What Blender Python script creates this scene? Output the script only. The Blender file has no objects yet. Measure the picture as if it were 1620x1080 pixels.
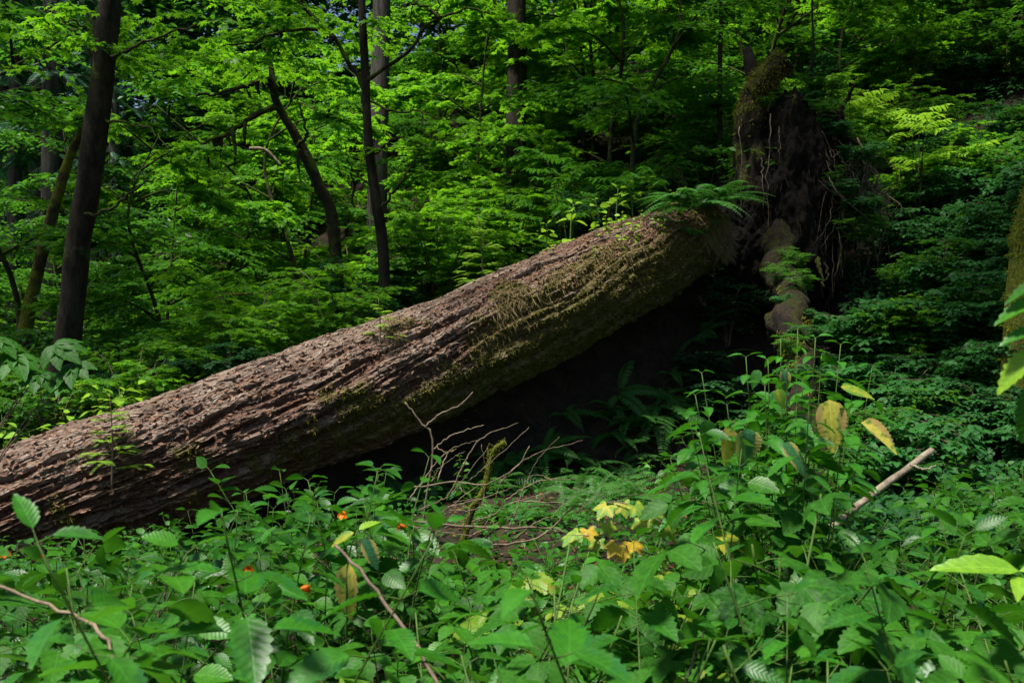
import bpy, math, random
import numpy as np
from mathutils import Vector, Matrix

SC = bpy.context.scene
COL = SC.collection
RN = np.random.default_rng(11)
random.seed(11)
FPX, CAMZ = 1575.0, 1.6
PI = math.pi


def at(px, py, Y):
    """world point that a level 35 mm camera at (0, 0, 1.6) would put at px, py (1620 x 1080) for a distance Y"""
    return np.array([(px - 810) / FPX * Y, Y, CAMZ - (py - 540) / FPX * Y])


def nrm(v):
    v = np.asarray(v, float)
    return v / (np.linalg.norm(v, axis=-1, keepdims=True) + 1e-9)


# ------------------------------------------------------------------ noise
def _hash(ix, iy, iz):
    h = (ix.astype(np.int64) * 73856093) ^ (iy.astype(np.int64) * 19349663) ^ (iz.astype(np.int64) * 83492791)
    h = (h ^ (h >> 13)) * 1274126177
    h = h ^ (h >> 16)
    return (h & 0xFFFFFF).astype(float) / float(0xFFFFFF)


def vnoise(p):
    p = np.asarray(p, float)
    i = np.floor(p).astype(np.int64)
    f = p - i
    f = f * f * (3 - 2 * f)
    r = 0
    for dx in (0, 1):
        wx = f[..., 0] if dx else 1 - f[..., 0]
        for dy in (0, 1):
            wy = f[..., 1] if dy else 1 - f[..., 1]
            for dz in (0, 1):
                wz = f[..., 2] if dz else 1 - f[..., 2]
                r = r + wx * wy * wz * _hash(i[..., 0] + dx, i[..., 1] + dy, i[..., 2] + dz)
    return r


def fbm(p, octv=4, gain=0.5):
    p = np.asarray(p, float)
    a, s, t = 1.0, 0.0, 0.0
    for k in range(octv):
        s = s + a * vnoise(p * (2.03 ** k) + 17.3 * k)
        t += a
        a *= gain
    return s / t


def ss(a, b, x):
    t = np.clip((np.asarray(x, float) - a) / (b - a), 0, 1)
    return t * t * (3 - 2 * t)


# ------------------------------------------------------------------ terrain height
def hgt(x, y):
    x = np.asarray(x, float)
    y = np.asarray(y, float)
    u = 0.8 * x + 0.6 * y
    sp = lambda v, k: np.log1p(np.exp(np.clip(v / k, -40, 40))) * k
    z = 0.74 * sp(u - 8.7, 0.9)
    z = z + 0.5 * sp(y - 27, 2.0)
    z = 26 * (1 - np.exp(-z / 26))
    z = z - 0.35 * np.exp(-((x + 4.2) ** 2 + (y - 8.2) ** 2) / 10)
    z = z - 0.75 * np.exp(-((x - 2.4) ** 2 + (y - 12.3) ** 2) / 2.6)
    # the bank the fallen trunk lies against
    t = ((x + 4.06) * 6.45 + (y - 7.9) * 5.1) / (6.45 ** 2 + 5.1 ** 2)
    d = (-(x + 4.06) * 5.1 + (y - 7.9) * 6.45) / math.hypot(6.45, 5.1)
    zr = .17 + 2.87 * np.clip(t, -.3, 1.10) - .32
    zb = zr - 1.7 * np.maximum(0, .75 - d) - .32 * np.maximum(0, d - 2.2) - 2.2 * np.maximum(0, t - 1.17) * 8.2
    m = .5 * (z - zb)
    z = .5 * (z + zb) + np.sqrt(m * m + .02)
    q = np.stack([x, y, np.zeros_like(x)], -1)
    z = z + 0.5 * (fbm(q * 0.45, 3) - 0.5) + 0.10 * (fbm(q * 2.1 + 5, 3) - 0.5)
    return z


def hz(x, y):
    return float(hgt(np.array([x]), np.array([y]))[0])


# ------------------------------------------------------------------ object helpers
def tag(o, label=None, cat=None, group=None, kind=None):
    if label: o['label'] = label
    if cat: o['category'] = cat
    if group: o['group'] = group
    if kind: o['kind'] = kind
    return o


def empty(name, loc=(0, 0, 0), rz=0.0):
    o = bpy.data.objects.new(name, None)
    o.empty_display_size = 0.1
    o.location = [float(v) for v in loc]
    o.rotation_euler = (0, 0, rz)
    COL.objects.link(o)
    return o


def mesh_obj(name, verts, faces, mat, parent=None, attrs=None, smooth=True):
    """verts in world axes; when parented they are made relative to the parent's location"""
    verts = np.asarray(verts, np.float32)
    if parent is not None:
        q = parent
        while q is not None:
            verts = verts - np.array(q.location, np.float32)
            q = q.parent
    me = bpy.data.meshes.new(name)
    if isinstance(faces, np.ndarray):
        n, k = faces.shape
        me.vertices.add(len(verts))
        me.vertices.foreach_set('co', verts.ravel())
        me.loops.add(n * k)
        me.loops.foreach_set('vertex_index', faces.astype(np.int32).ravel())
        me.polygons.add(n)
        me.polygons.foreach_set('loop_start', np.arange(0, n * k, k, dtype=np.int32))
        me.polygons.foreach_set('loop_total', np.full(n, k, np.int32))
        me.update(calc_edges=True)
    else:
        me.from_pydata(verts.tolist(), [], faces)
        me.update()
    for k, v in (attrs or {}).items():
        v = np.asarray(v, np.float32)
        if v.ndim == 1:
            a = me.attributes.new(k, 'FLOAT', 'POINT')
            a.data.foreach_set('value', v)
        else:
            a = me.attributes.new(k, 'FLOAT_VECTOR', 'POINT')
            a.data.foreach_set('vector', v.ravel())
    if smooth:
        me.polygons.foreach_set('use_smooth', np.ones(len(me.polygons), bool))
    me.materials.append(mat)
    o = bpy.data.objects.new(name, me)
    COL.objects.link(o)
    if parent is not None:
        o.parent = parent
    return o


def dup(root, loc, rz, sc=1.0, label=None, group=None, tilt=(0, 0)):
    r = root.copy()
    COL.objects.link(r)
    r.location = [float(v) for v in loc]
    r.rotation_euler = (tilt[0], tilt[1], rz)
    r.scale = (sc, sc, sc)
    if label: r['label'] = label
    if group: r['group'] = group
    for ch in list(root.children):
        c = ch.copy()
        COL.objects.link(c)
        c.parent = r
        for g in ch.children:
            d = g.copy()
            COL.objects.link(d)
            d.parent = c
    return r


class Tubes:
    def __init__(s):
        s.v, s.f, s.n = [], [], 0

    def add(s, pts, rad, sides=6, bump=0.0, bfreq=4.0, cap=True):
        pts = np.asarray(pts, float)
        n = len(pts)
        rad = np.atleast_1d(np.asarray(rad, float))
        rad = np.interp(np.linspace(0, 1, n), np.linspace(0, 1, len(rad)), rad) if len(rad) > 1 else np.full(n, rad[0])
        t = np.gradient(pts, axis=0)
        t = nrm(t)
        ref = np.array([0.0, 0, 1.0]) if abs(t[0][2]) < 0.9 else np.array([1.0, 0, 0])
        a = np.empty_like(t)
        c = ref
        for i in range(n):
            c = c - t[i] * np.dot(c, t[i])
            c = c / (np.linalg.norm(c) + 1e-9)
            a[i] = c
        b = np.cross(t, a)
        th = np.arange(sides) / sides * 2 * PI
        dirs = a[:, None, :] * np.cos(th)[None, :, None] + b[:, None, :] * np.sin(th)[None, :, None]
        R = rad[:, None]
        if bump > 0:
            q = pts[:, None, :] + dirs * R[..., None]
            R = R * (1 + bump * (fbm(q * bfreq, 3) - 0.5) * 2)
        P = pts[:, None, :] + dirs * R[..., None]
        base = s.n
        s.v.append(P.reshape(-1, 3))
        i = np.arange(n - 1)[:, None] * sides
        j = np.arange(sides)[None, :]
        j2 = (j + 1) % sides
        f = np.stack([i + j, i + j2, i + sides + j2, i + sides + j], -1).reshape(-1, 4) + base
        s.f.append(f)
        s.n += n * sides
        if cap:
            for k, row in ((0, 0), (1, n - 1)):
                s.v.append(pts[row][None, :])
                cidx = s.n
                s.n += 1
                jj = np.arange(sides)
                r0 = base + row * sides
                q = np.stack([np.full(sides, cidx), r0 + (jj if k else (jj + 1) % sides), r0 + ((jj + 1) % sides if k else jj),
                              np.full(sides, cidx)], -1)
                s.f.append(q)
        return s

    def build(s, name, mat, parent=None, smooth=True):
        v = np.concatenate(s.v)
        f = np.concatenate(s.f)
        caps = f[:, 0] == f[:, 3]
        faces = f[~caps].tolist() + f[caps][:, :3].tolist()
        return mesh_obj(name, v, faces, mat, parent, smooth=smooth)


def curve(pts, n=12, jit=0.0):
    """smooth polyline through control points"""
    P = np.asarray(pts, float)
    m = len(P)
    Q = np.vstack([2 * P[0] - P[1], P, 2 * P[-1] - P[-2]])
    out = []
    for i in range(m - 1):
        p0, p1, p2, p3 = Q[i:i + 4]
        k = max(2, n // (m - 1))
        t = np.linspace(0, 1, k, endpoint=False)[:, None]
        out.append(0.5 * (2 * p1 + (p2 - p0) * t + (2 * p0 - 5 * p1 + 4 * p2 - p3) * t * t + (3 * p1 - p0 - 3 * p2 + p3) * t ** 3))
    out = np.vstack(out + [P[-1:]])
    if jit:
        out[1:-1] += RN.normal(0, jit, out[1:-1].shape)
    return out


# ------------------------------------------------------------------ leaf templates: (verts, quads, uv) along +Y, normal +Z
def t_ovate(n=8, w=0.30, serr=0.10, fold=0.30, droop=0.22, belly=0.62, cup=0.0):
    m = 2 * n
    t = np.linspace(0, 1, m + 1)
    hw = (t ** belly) * ((1 - t) ** 0.95)
    hw = hw / hw.max() * w
    k = np.where(np.arange(m + 1) % 2 == 1, 1 + serr, 1 - serr)
    hw = hw * k
    z0 = -droop * t ** 1.8
    V, U, F = [], [], []
    for i in range(m + 1):
        V += [(-hw[i], t[i] + 0.03 * (i % 2), z0[i] + fold * hw[i] - cup * hw[i] ** 2), (0, t[i], z0[i]),
              (hw[i], t[i] + 0.03 * (i % 2), z0[i] + fold * hw[i] - cup * hw[i] ** 2)]
        q = hw[i] / w
        U += [(-q, t[i], 0), (0, t[i], 0), (q, t[i], 0)]
    for i in range(m):
        a = 3 * i
        F += [(a, a + 1, a + 4, a + 3), (a + 1, a + 2, a + 5, a + 4)]
    return np.array(V), np.array(F), np.array(U)


def t_simple(w=0.34, fold=0.25, droop=0.12):
    V = [(0, 0, 0), (-w * 0.8, .3, fold * w), (-w * .75, .66, fold * w - droop * .5), (0, 1, -droop), (w * .75, .66, fold * w - droop * .5), (w * 0.8, .3, fold * w)]
    U = [(0, 0, 0), (-1, .3, 0), (-1, .66, 0), (0, 1, 0), (1, .66, 0), (1, .3, 0)]
    F = [(0, 3, 2, 1), (0, 5, 4, 3)]
    return np.array(V), np.array(F), np.array(U)


def t_lobed(lobes=5, depth=0.34, teeth=0.05, spread=2.35, droop=0.25, per=6, waist=1.0):
    """palmate leaf: base notch at origin, lobes fan out; mesh is two rings round the petiole point"""
    m = lobes * per * 2
    ang = np.linspace(-spread, spread, m + 1)
    ctr = np.linspace(-spread * .86, spread * .86, lobes)
    d = np.min(np.abs(ang[:, None] - ctr[None, :]), 1)
    ld = 2 * spread * .86 / (lobes - 1) / 2
    x = np.clip(d / ld, 0, 1.4)
    L = 1 - 0.42 * (np.abs(ang) / spread) ** 1.6
    r = L * (1 - depth * x ** 0.9)
    r = r * np.where(np.arange(m + 1) % 2 == 1, 1 + teeth, 1 - teeth)
    r[0] *= .55
    r[-1] *= .55
    V, U = [(0, 0.0, 0)], [(0, 0, 0)]
    for rr in (0.5, 1.0):
        for i in range(m + 1):
            X, Y = r[i] * rr * math.sin(ang[i]), r[i] * rr * math.cos(ang[i])
            z = -droop * (rr * r[i]) ** 2 * (0.6 + 0.4 * math.cos(ang[i])) + 0.10 * rr * (x[i] - .5) * r[i]
            V.append((X * .92 * waist, Y, z))
            U.append((min(1, x[i] * rr * 1.5 + .02) * (1 if i % 2 else 1), rr * r[i], 0))
    F = []
    a, b = 1, 1 + m + 1
    for i in range(m):
        F.append((a + i, b + i, b + i + 1, a + i + 1))
    for i in range(0, m - 1, 2):
        F.append((0, a + i, a + i + 1, a + i + 2))
    V = np.array(V)
    return V, np.array(F), np.array(U)


def t_join(parts):
    V, F, U, n = [], [], [], 0
    for (v, f, u), (sc, off, rz, pitch) in parts:
        c, s = math.cos(rz), math.sin(rz)
        w = v * sc
        cp, sp = math.cos(pitch), math.sin(pitch)
        w = np.stack([w[:, 0], w[:, 1] * cp - w[:, 2] * sp, w[:, 1] * sp + w[:, 2] * cp], -1)
        w = np.stack([w[:, 0] * c - w[:, 1] * s, w[:, 0] * s + w[:, 1] * c, w[:, 2]], -1) + np.array(off)
        V.append(w)
        F.append(f + n)
        U.append(u)
        n += len(v)
    return np.concatenate(V), np.concatenate(F), np.concatenate(U)


T_NET = t_ovate(8, .235, .10, .30, .28)
T_OVAL = t_ovate(5, .33, .05, .22, .22)
T_LANCE = t_ovate(6, .19, .04, .25, .3)
T_SIM = t_simple()
T_ROUND = t_simple(.46, .18, .10)
T_NARROW = t_simple(.17, .2, .15)
T_NEEDLE = t_simple(.07, .1, .05)
T_HAIR = t_simple(.028, .1, .12)
T_MOSS = t_simple(.12, .2, .25)
T_THIM = t_lobed(5, .34, .05)
T_MAPLE = t_lobed(7, .42, .03, per=2)
_o = t_ovate(4, .36, .06, .22, .2)
T_TRI = t_join([(_o, (.62, (0, .38, 0), 0, -.1)), (_o, (.52, (-.03, .3, 0), 1.25, -.15)), (_o, (.52, (.03, .3, 0), -1.25, -.15))])
_o = t_ovate(7, .33, .09, .25, .25)
T_TRIB = t_join([(_o, (.62, (0, .38, 0), 0, -.15)), (_o, (.5, (-.03, .3, 0), 1.2, -.25)), (_o, (.5, (.03, .3, 0), -1.2, -.25))])
_s = t_simple(.4, .2, .12)
T_TRIS = t_join([(_s, (.62, (0, .38, 0), 0, -.1)), (_s, (.52, (-.03, .3, 0), 1.25, -.15)), (_s, (.52, (.03, .3, 0), -1.25, -.15))])
_o = t_ovate(6, .25, .03, .2, .3)
T_PALM = t_join([(_o, (1 - .1 * abs(k), (0, .02, 0), k * .62, -.12)) for k in (-2, -1, 0, 1, 2)])


class Leaves:
    def __init__(s):
        s.p, s.d, s.n, s.s, s.t = [], [], [], [], []

    def add(s, p, d, n, sz, tint=None):
        s.p.append(np.asarray(p, float))
        s.d.append(np.asarray(d, float))
        s.n.append(np.asarray(n, float))
        s.s.append(sz)
        s.t.append(RN.random() if tint is None else tint)

    def many(s, P, D, N, S, T):
        s.p += list(P)
        s.d += list(D)
        s.n += list(N)
        s.s += list(S)
        s.t += list(T)

    def build(s, name, tmpl, mat, parent=None, smooth=True):
        V, F, U = tmpl
        p = np.array(s.p)
        y = nrm(np.array(s.d))
        n = np.array(s.n)
        z = n - y * np.sum(n * y, 1, keepdims=True)
        z = nrm(z)
        x = np.cross(y, z)
        S = np.array(s.s)[:, None, None]
        W = p[:, None, :] + S * (V[None, :, 0:1] * x[:, None, :] + V[None, :, 1:2] * y[:, None, :] + V[None, :, 2:3] * z[:, None, :])
        N, K = len(p), len(V)
        faces = (F[None] + (np.arange(N) * K)[:, None, None]).reshape(-1, 4)
        tint = np.repeat(np.array(s.t), K)
        luv = np.tile(U, (N, 1))
        return mesh_obj(name, W.reshape(-1, 3), faces, mat, parent, {'tint': tint, 'luv': luv}, smooth)


# ------------------------------------------------------------------ materials
def newmat(name):
    m = bpy.data.materials.new(name)
    m.use_nodes = True
    nt = m.node_tree
    nt.nodes.clear()
    return m, nt, nt.nodes, nt.links


def N(nt, typ, **kw):
    n = nt.nodes.new(typ)
    for k, v in kw.items():
        if k.startswith('i_'):
            n.inputs[k[2:].replace('_', ' ')].default_value = v
        else:
            setattr(n, k, v)
    return n


def math_node(nt, op, a, b=None, clamp=False):
    n = nt.nodes.new('ShaderNodeMath')
    n.operation = op
    n.use_clamp = clamp
    for i, v in enumerate((a, b)):
        if v is None: continue
        if isinstance(v, (int, float)):
            n.inputs[i].default_value = v
        else:
            nt.links.new(v, n.inputs[i])
    return n.outputs[0]


def mixc(nt, fac, a, b, blend='MIX'):
    n = nt.nodes.new('ShaderNodeMix')
    n.data_type = 'RGBA'
    n.blend_type = blend
    for sock, v in ((n.inputs[0], fac), (n.inputs[6], a), (n.inputs[7], b)):
        if isinstance(v, (int, float)):
            sock.default_value = v
        elif isinstance(v, (tuple, list)):
            sock.default_value = (*v, 1) if len(v) == 3 else v
        else:
            nt.links.new(v, sock)
    return n.outputs[2]


def noise(nt, vec, scale, detail=4, rough=0.55, dist=0.0):
    n = nt.nodes.new('ShaderNodeTexNoise')
    n.inputs['Scale'].default_value = scale
    n.inputs['Detail'].default_value = detail
    n.inputs['Roughness'].default_value = rough
    n.inputs['Distortion'].default_value = dist
    if vec is not None: nt.links.new(vec, n.inputs['Vector'])
    return n.outputs['Fac']


def ramp(nt, fac, stops):
    n = nt.nodes.new('ShaderNodeValToRGB')
    e = n.color_ramp.elements
    while len(e) < len(stops): e.new(0.5)
    for k, (p, c) in zip(e, stops):
        k.position = p
        k.color = (*c, 1) if len(c) == 3 else c
    if fac is not None: nt.links.new(fac, n.inputs[0])
    return n.outputs[0]


def step(nt, v, lo, hi):
    n = nt.nodes.new('ShaderNodeMapRange')
    n.interpolation_type = 'SMOOTHSTEP'
    n.inputs['From Min'].default_value = lo
    n.inputs['From Max'].default_value = hi
    nt.links.new(v, n.inputs['Value'])
    return n.outputs[0]


def leaf_mat(name, dark, light, trans, tf=0.38, rough=0.42, spec=0.35, veins=9.0, patch=None, obvar=0.5, edge=None):
    m, nt, nd, lk = newmat(name)
    out = N(nt, 'ShaderNodeOutputMaterial')
    tint = N(nt, 'ShaderNodeAttribute', attribute_name='tint').outputs['Fac']
    luv = N(nt, 'ShaderNodeAttribute', attribute_name='luv').outputs['Vector']
    sep = N(nt, 'ShaderNodeSeparateXYZ')
    lk.new(luv, sep.inputs[0])
    oi = N(nt, 'ShaderNodeObjectInfo').outputs['Random']
    f = math_node(nt, 'ADD', math_node(nt, 'MULTIPLY', tint, 1 - obvar), math_node(nt, 'MULTIPLY', oi, obvar))
    base = mixc(nt, f, dark, light)
    au = math_node(nt, 'ABSOLUTE', sep.outputs[0])
    tc = N(nt, 'ShaderNodeTexCoord').outputs['Object']
    nz = noise(nt, tc, 55, 3)
    base = mixc(nt, math_node(nt, 'MULTIPLY', step(nt, nz, .35, .75), .30), base, tuple(min(1, c * 1.7 + .004) for c in light))
    if patch is not None:
        pz = noise(nt, tc, 28, 3)
        fac = math_node(nt, 'MULTIPLY', step(nt, math_node(nt, 'ADD', pz, math_node(nt, 'MULTIPLY', au, .22)), patch[1], patch[1] + .12), .9)
        base = mixc(nt, fac, base, patch[0])
    if edge is not None:
        e2 = step(nt, math_node(nt, 'ADD', au, math_node(nt, 'MULTIPLY', nz, .5)), .65, 1.0)
        base = mixc(nt, e2, base, edge)
    hgtv = None
    if veins:
        mid = math_node(nt, 'SUBTRACT', 1.0, step(nt, au, 0.015, 0.085))
        w = math_node(nt, 'SUBTRACT', math_node(nt, 'MULTIPLY', sep.outputs[1], veins), math_node(nt, 'MULTIPLY', au, 1.9))
        fr = math_node(nt, 'ABSOLUTE', math_node(nt, 'SUBTRACT', math_node(nt, 'FRACT', w), 0.5))
        lat = math_node(nt, 'SUBTRACT', 1.0, step(nt, fr, 0.02, 0.10))
        vf = math_node(nt, 'MAXIMUM', mid, math_node(nt, 'MULTIPLY', lat, .55))
        base = mixc(nt, math_node(nt, 'MULTIPLY', vf, .20), base, tuple(min(1, c * 1.9 + .03) for c in light))
        hgtv = math_node(nt, 'ADD', math_node(nt, 'MULTIPLY', step(nt, fr, 0.0, .5), 1.0), math_node(nt, 'MULTIPLY', mid, -0.6))
    p = N(nt, 'ShaderNodeBsdfPrincipled')
    p.inputs['Roughness'].default_value = rough
    p.inputs['Specular IOR Level'].default_value = spec
    lk.new(base, p.inputs['Base Color'])
    if hgtv is not None:
        b = N(nt, 'ShaderNodeBump')
        b.inputs['Strength'].default_value = 0.22
        b.inputs['Distance'].default_value = 0.002
        lk.new(hgtv, b.inputs['Height'])
        lk.new(b.outputs[0], p.inputs['Normal'])
    t = N(nt, 'ShaderNodeBsdfTranslucent')
    tcol = mixc(nt, 0.55, base, trans)
    lk.new(tcol, t.inputs['Color'])
    mx = N(nt, 'ShaderNodeMixShader')
    mx.inputs[0].default_value = tf
    lk.new(p.outputs[0], mx.inputs[1])
    lk.new(t.outputs[0], mx.inputs[2])
    lk.new(mx.outputs[0], out.inputs[0])
    return m


def plain_mat(name, c0, c1, scale=12, rough=0.9, bump=0.3, spec=0.2, stretch=(1, 1, 1), moss=None, mscale=3.0, mlo=.45, dist=0.02):
    """woody / soil surface: two tones by noise, bump, optional moss by noise"""
    m, nt, nd, lk = newmat(name)
    out = N(nt, 'ShaderNodeOutputMaterial')
    tc = N(nt, 'ShaderNodeTexCoord').outputs['Object']
    mp = N(nt, 'ShaderNodeMapping')
    mp.inputs['Scale'].default_value = stretch
    lk.new(tc, mp.inputs[0])
    n1 = noise(nt, mp.outputs[0], scale, 6, .6, .4)
    n2 = noise(nt, mp.outputs[0], scale * 5, 4, .6)
    f = math_node(nt, 'ADD', math_node(nt, 'MULTIPLY', n1, .65), math_node(nt, 'MULTIPLY', n2, .35))
    base = mixc(nt, step(nt, f, .36, .64), c0, c1)
    h = f
    if moss is not None:
        mz = noise(nt, tc, mscale, 5, .6)
        geo = N(nt, 'ShaderNodeNewGeometry').outputs['Normal']
        sp = N(nt, 'ShaderNodeSeparateXYZ')
        lk.new(geo, sp.inputs[0])
        mf = step(nt, math_node(nt, 'ADD', mz, math_node(nt, 'MULTIPLY', sp.outputs[2], .12)), mlo, mlo + .12)
        mc = mixc(nt, step(nt, n2, .35, .65), moss, tuple(c * 2.1 for c in moss))
        base = mixc(nt, mf, base, mc)
        fine = noise(nt, tc, 110, 3, .7)
        h = math_node(nt, 'ADD', f, math_node(nt, 'MULTIPLY', math_node(nt, 'MULTIPLY', fine, mf), .8))
    p = N(nt, 'ShaderNodeBsdfPrincipled')
    p.inputs['Roughness'].default_value = rough
    p.inputs['Specular IOR Level'].default_value = spec
    lk.new(base, p.inputs['Base Color'])
    b = N(nt, 'ShaderNodeBump')
    b.inputs['Strength'].default_value = min(1, bump * 2)
    b.inputs['Distance'].default_value = dist
    lk.new(h, b.inputs['Height'])
    lk.new(b.outputs[0], p.inputs['Normal'])
    lk.new(p.outputs[0], out.inputs[0])
    return m


M = {}
M['nettle'] = leaf_mat('nettle_leaf', (.004, .030, .003), (.034, .165, .009), (.10, .42, .01), .25, .42, .36, patch=((.016, .11, .018), .64))
M['herb'] = leaf_mat('herb_leaf', (.006, .042, .004), (.052, .205, .009), (.14, .46, .02), .30, .42, .35)
M['thimble'] = leaf_mat('thimbleberry_leaf', (.005, .038, .004), (.040, .165, .009), (.12, .42, .015), .28, .55, .2, veins=5)
M['yellow'] = leaf_mat('yellowing_leaf', (.14, .25, .018), (.36, .34, .03), (.62, .6, .04), .35, .5, .3, patch=((.10, .26, .03), .52))
M['yellowgreen'] = leaf_mat('yellow_green_leaf', (.06, .17, .012), (.17, .25, .018), (.3, .5, .02), .32, .45, .3, veins=5, patch=((.22, .20, .02), .66))
M['gold'] = leaf_mat('gold_leaf', (.40, .26, .02), (.5, .38, .03), (.7, .4, .04), .35, .5, .3)
M['hang'] = leaf_mat('withering_leaf', (.40, .40, .04), (.58, .50, .09), (.6, .5, .05), .35, .55, .25, veins=5, patch=((.05, .17, .03), .57), edge=(.44, .30, .10))
M['hangg'] = leaf_mat('half_green_leaf', (.03, .12, .05), (.05, .17, .06), (.2, .4, .06), .3, .5, .3, edge=(.42, .36, .10))
M['lime'] = leaf_mat('lime_leaf', (.12, .30, .02), (.24, .42, .03), (.4, .7, .03), .42, .42, .3)
M['shrub'] = leaf_mat('shrub_leaf', (.010, .056, .008), (.045, .165, .014), (.15, .48, .015), .40, .42, .35, veins=0)
M['maple'] = leaf_mat('maple_leaf', (.022, .105, .006), (.095, .26, .010), (.28, .66, .015), .52, .45, .3, veins=0)
M['dark'] = leaf_mat('dark_leaf', (.008, .042, .014), (.022, .10, .026), (.06, .28, .04), .32, .5, .28, veins=0)
M['bramble'] = leaf_mat('bramble_leaf', (.008, .052, .012), (.030, .135, .024), (.08, .34, .04), .28, .55, .22, veins=0)
M['fern'] = leaf_mat('fern_leaf', (.016, .085, .018), (.045, .17, .025), (.12, .4, .03), .32, .42, .3, veins=0)
M['conifer'] = leaf_mat('conifer_needle', (.012, .06, .030), (.03, .12, .045), (.05, .25, .06), .25, .5, .3, veins=0)
M['hemlock'] = leaf_mat('hemlock_needle', (.10, .24, .015), (.22, .38, .025), (.35, .6, .03), .38, .5, .25, veins=0)
M['moss'] = leaf_mat('moss_strand', (.045, .060, .008), (.15, .14, .018), (.25, .25, .02), .3, .8, .1, veins=0)
M['straw'] = leaf_mat('dry_strand', (.16, .115, .05), (.32, .25, .12), (.4, .3, .12), .25, .7, .15, veins=0)
M['chip'] = leaf_mat('bark_chip', (.040, .017, .010), (.20, .11, .07), (.1, .05, .03), .05, .8, .2, veins=0)
M['litter'] = leaf_mat('dead_leaf', (.05, .022, .012), (.20, .095, .04), (.2, .1, .04), .1, .75, .2, veins=0)
M['fringe'] = leaf_mat('root_fringe', (.010, .007, .005), (.045, .030, .018), (.04, .03, .02), .05, .8, .1, veins=0)
M['petal'] = leaf_mat('orange_petal', (.72, .11, .008), (.85, .24, .01), (.9, .25, .01), .35, .45, .3, veins=0)
M['tanleaf'] = leaf_mat('tan_leaf', (.60, .22, .10), (.66, .34, .2), (.7, .3, .15), .3, .6, .2, veins=8)
M['stem'] = plain_mat('green_stem', (.045, .10, .02), (.09, .15, .03), 20, .6, .05)
M['redstem'] = plain_mat('brown_stem', (.10, .07, .05), (.20, .14, .10), 30, .7, .1)
M['twig'] = plain_mat('dry_twig', (.11, .08, .05), (.25, .19, .125), 30, .8, .15)
M['darkwood'] = plain_mat('dark_bark', (.009, .0075, .005), (.036, .029, .020), 9, .95, 1.0, stretch=(1, 1, .3), moss=(.035, .050, .008), mscale=2.2, mlo=.60, dist=.03)
M['greybark'] = plain_mat('grey_bark', (.026, .023, .019), (.085, .076, .066), 7, .95, .8, stretch=(1.6, 1.6, .16), moss=(.03, .05, .012), mscale=1.2, mlo=.66, dist=.04)
M['mossbark'] = plain_mat('mossy_bark', (.030, .020, .011), (.085, .055, .030), 9, .95, .6, moss=(.085, .095, .010), mscale=2.6, mlo=.38, dist=.03)
M['mosswood'] = plain_mat('mossy_limb', (.018, .014, .008), (.04, .03, .018), 12, .95, .5, moss=(.030, .045, .006), mscale=5, mlo=.45, dist=.02)
M['soil'] = plain_mat('forest_soil', (.010, .007, .005), (.038, .025, .016), 5, .95, .6, dist=.05)
M['rootsoil'] = plain_mat('root_soil', (.0035, .0028, .002), (.013, .009, .006), 6, .95, .8, moss=(.030, .035, .006), mscale=1.6, mlo=.70, dist=.06)
M['stub'] = plain_mat('weathered_root', (.009, .007, .004), (.038, .028, .017), 8, .95, .9, stretch=(1, 1, .35), moss=(.060, .065, .010), mscale=3.2, mlo=.50, dist=.05)
M['rotwood'] = plain_mat('rotten_wood', (.006, .0045, .003), (.026, .017, .011), 8, .95, .9, stretch=(1, 1, .4), moss=(.024, .026, .005), mscale=5.0, mlo=.52, dist=.06)
M['palewood'] = plain_mat('pale_wood', (.16, .12, .08), (.46, .39, .28), 7, .8, .3, stretch=(.6, .6, .6))
M['root'] = plain_mat('dry_root', (.06, .045, .03), (.23, .18, .125), 9, .85, .2)


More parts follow.
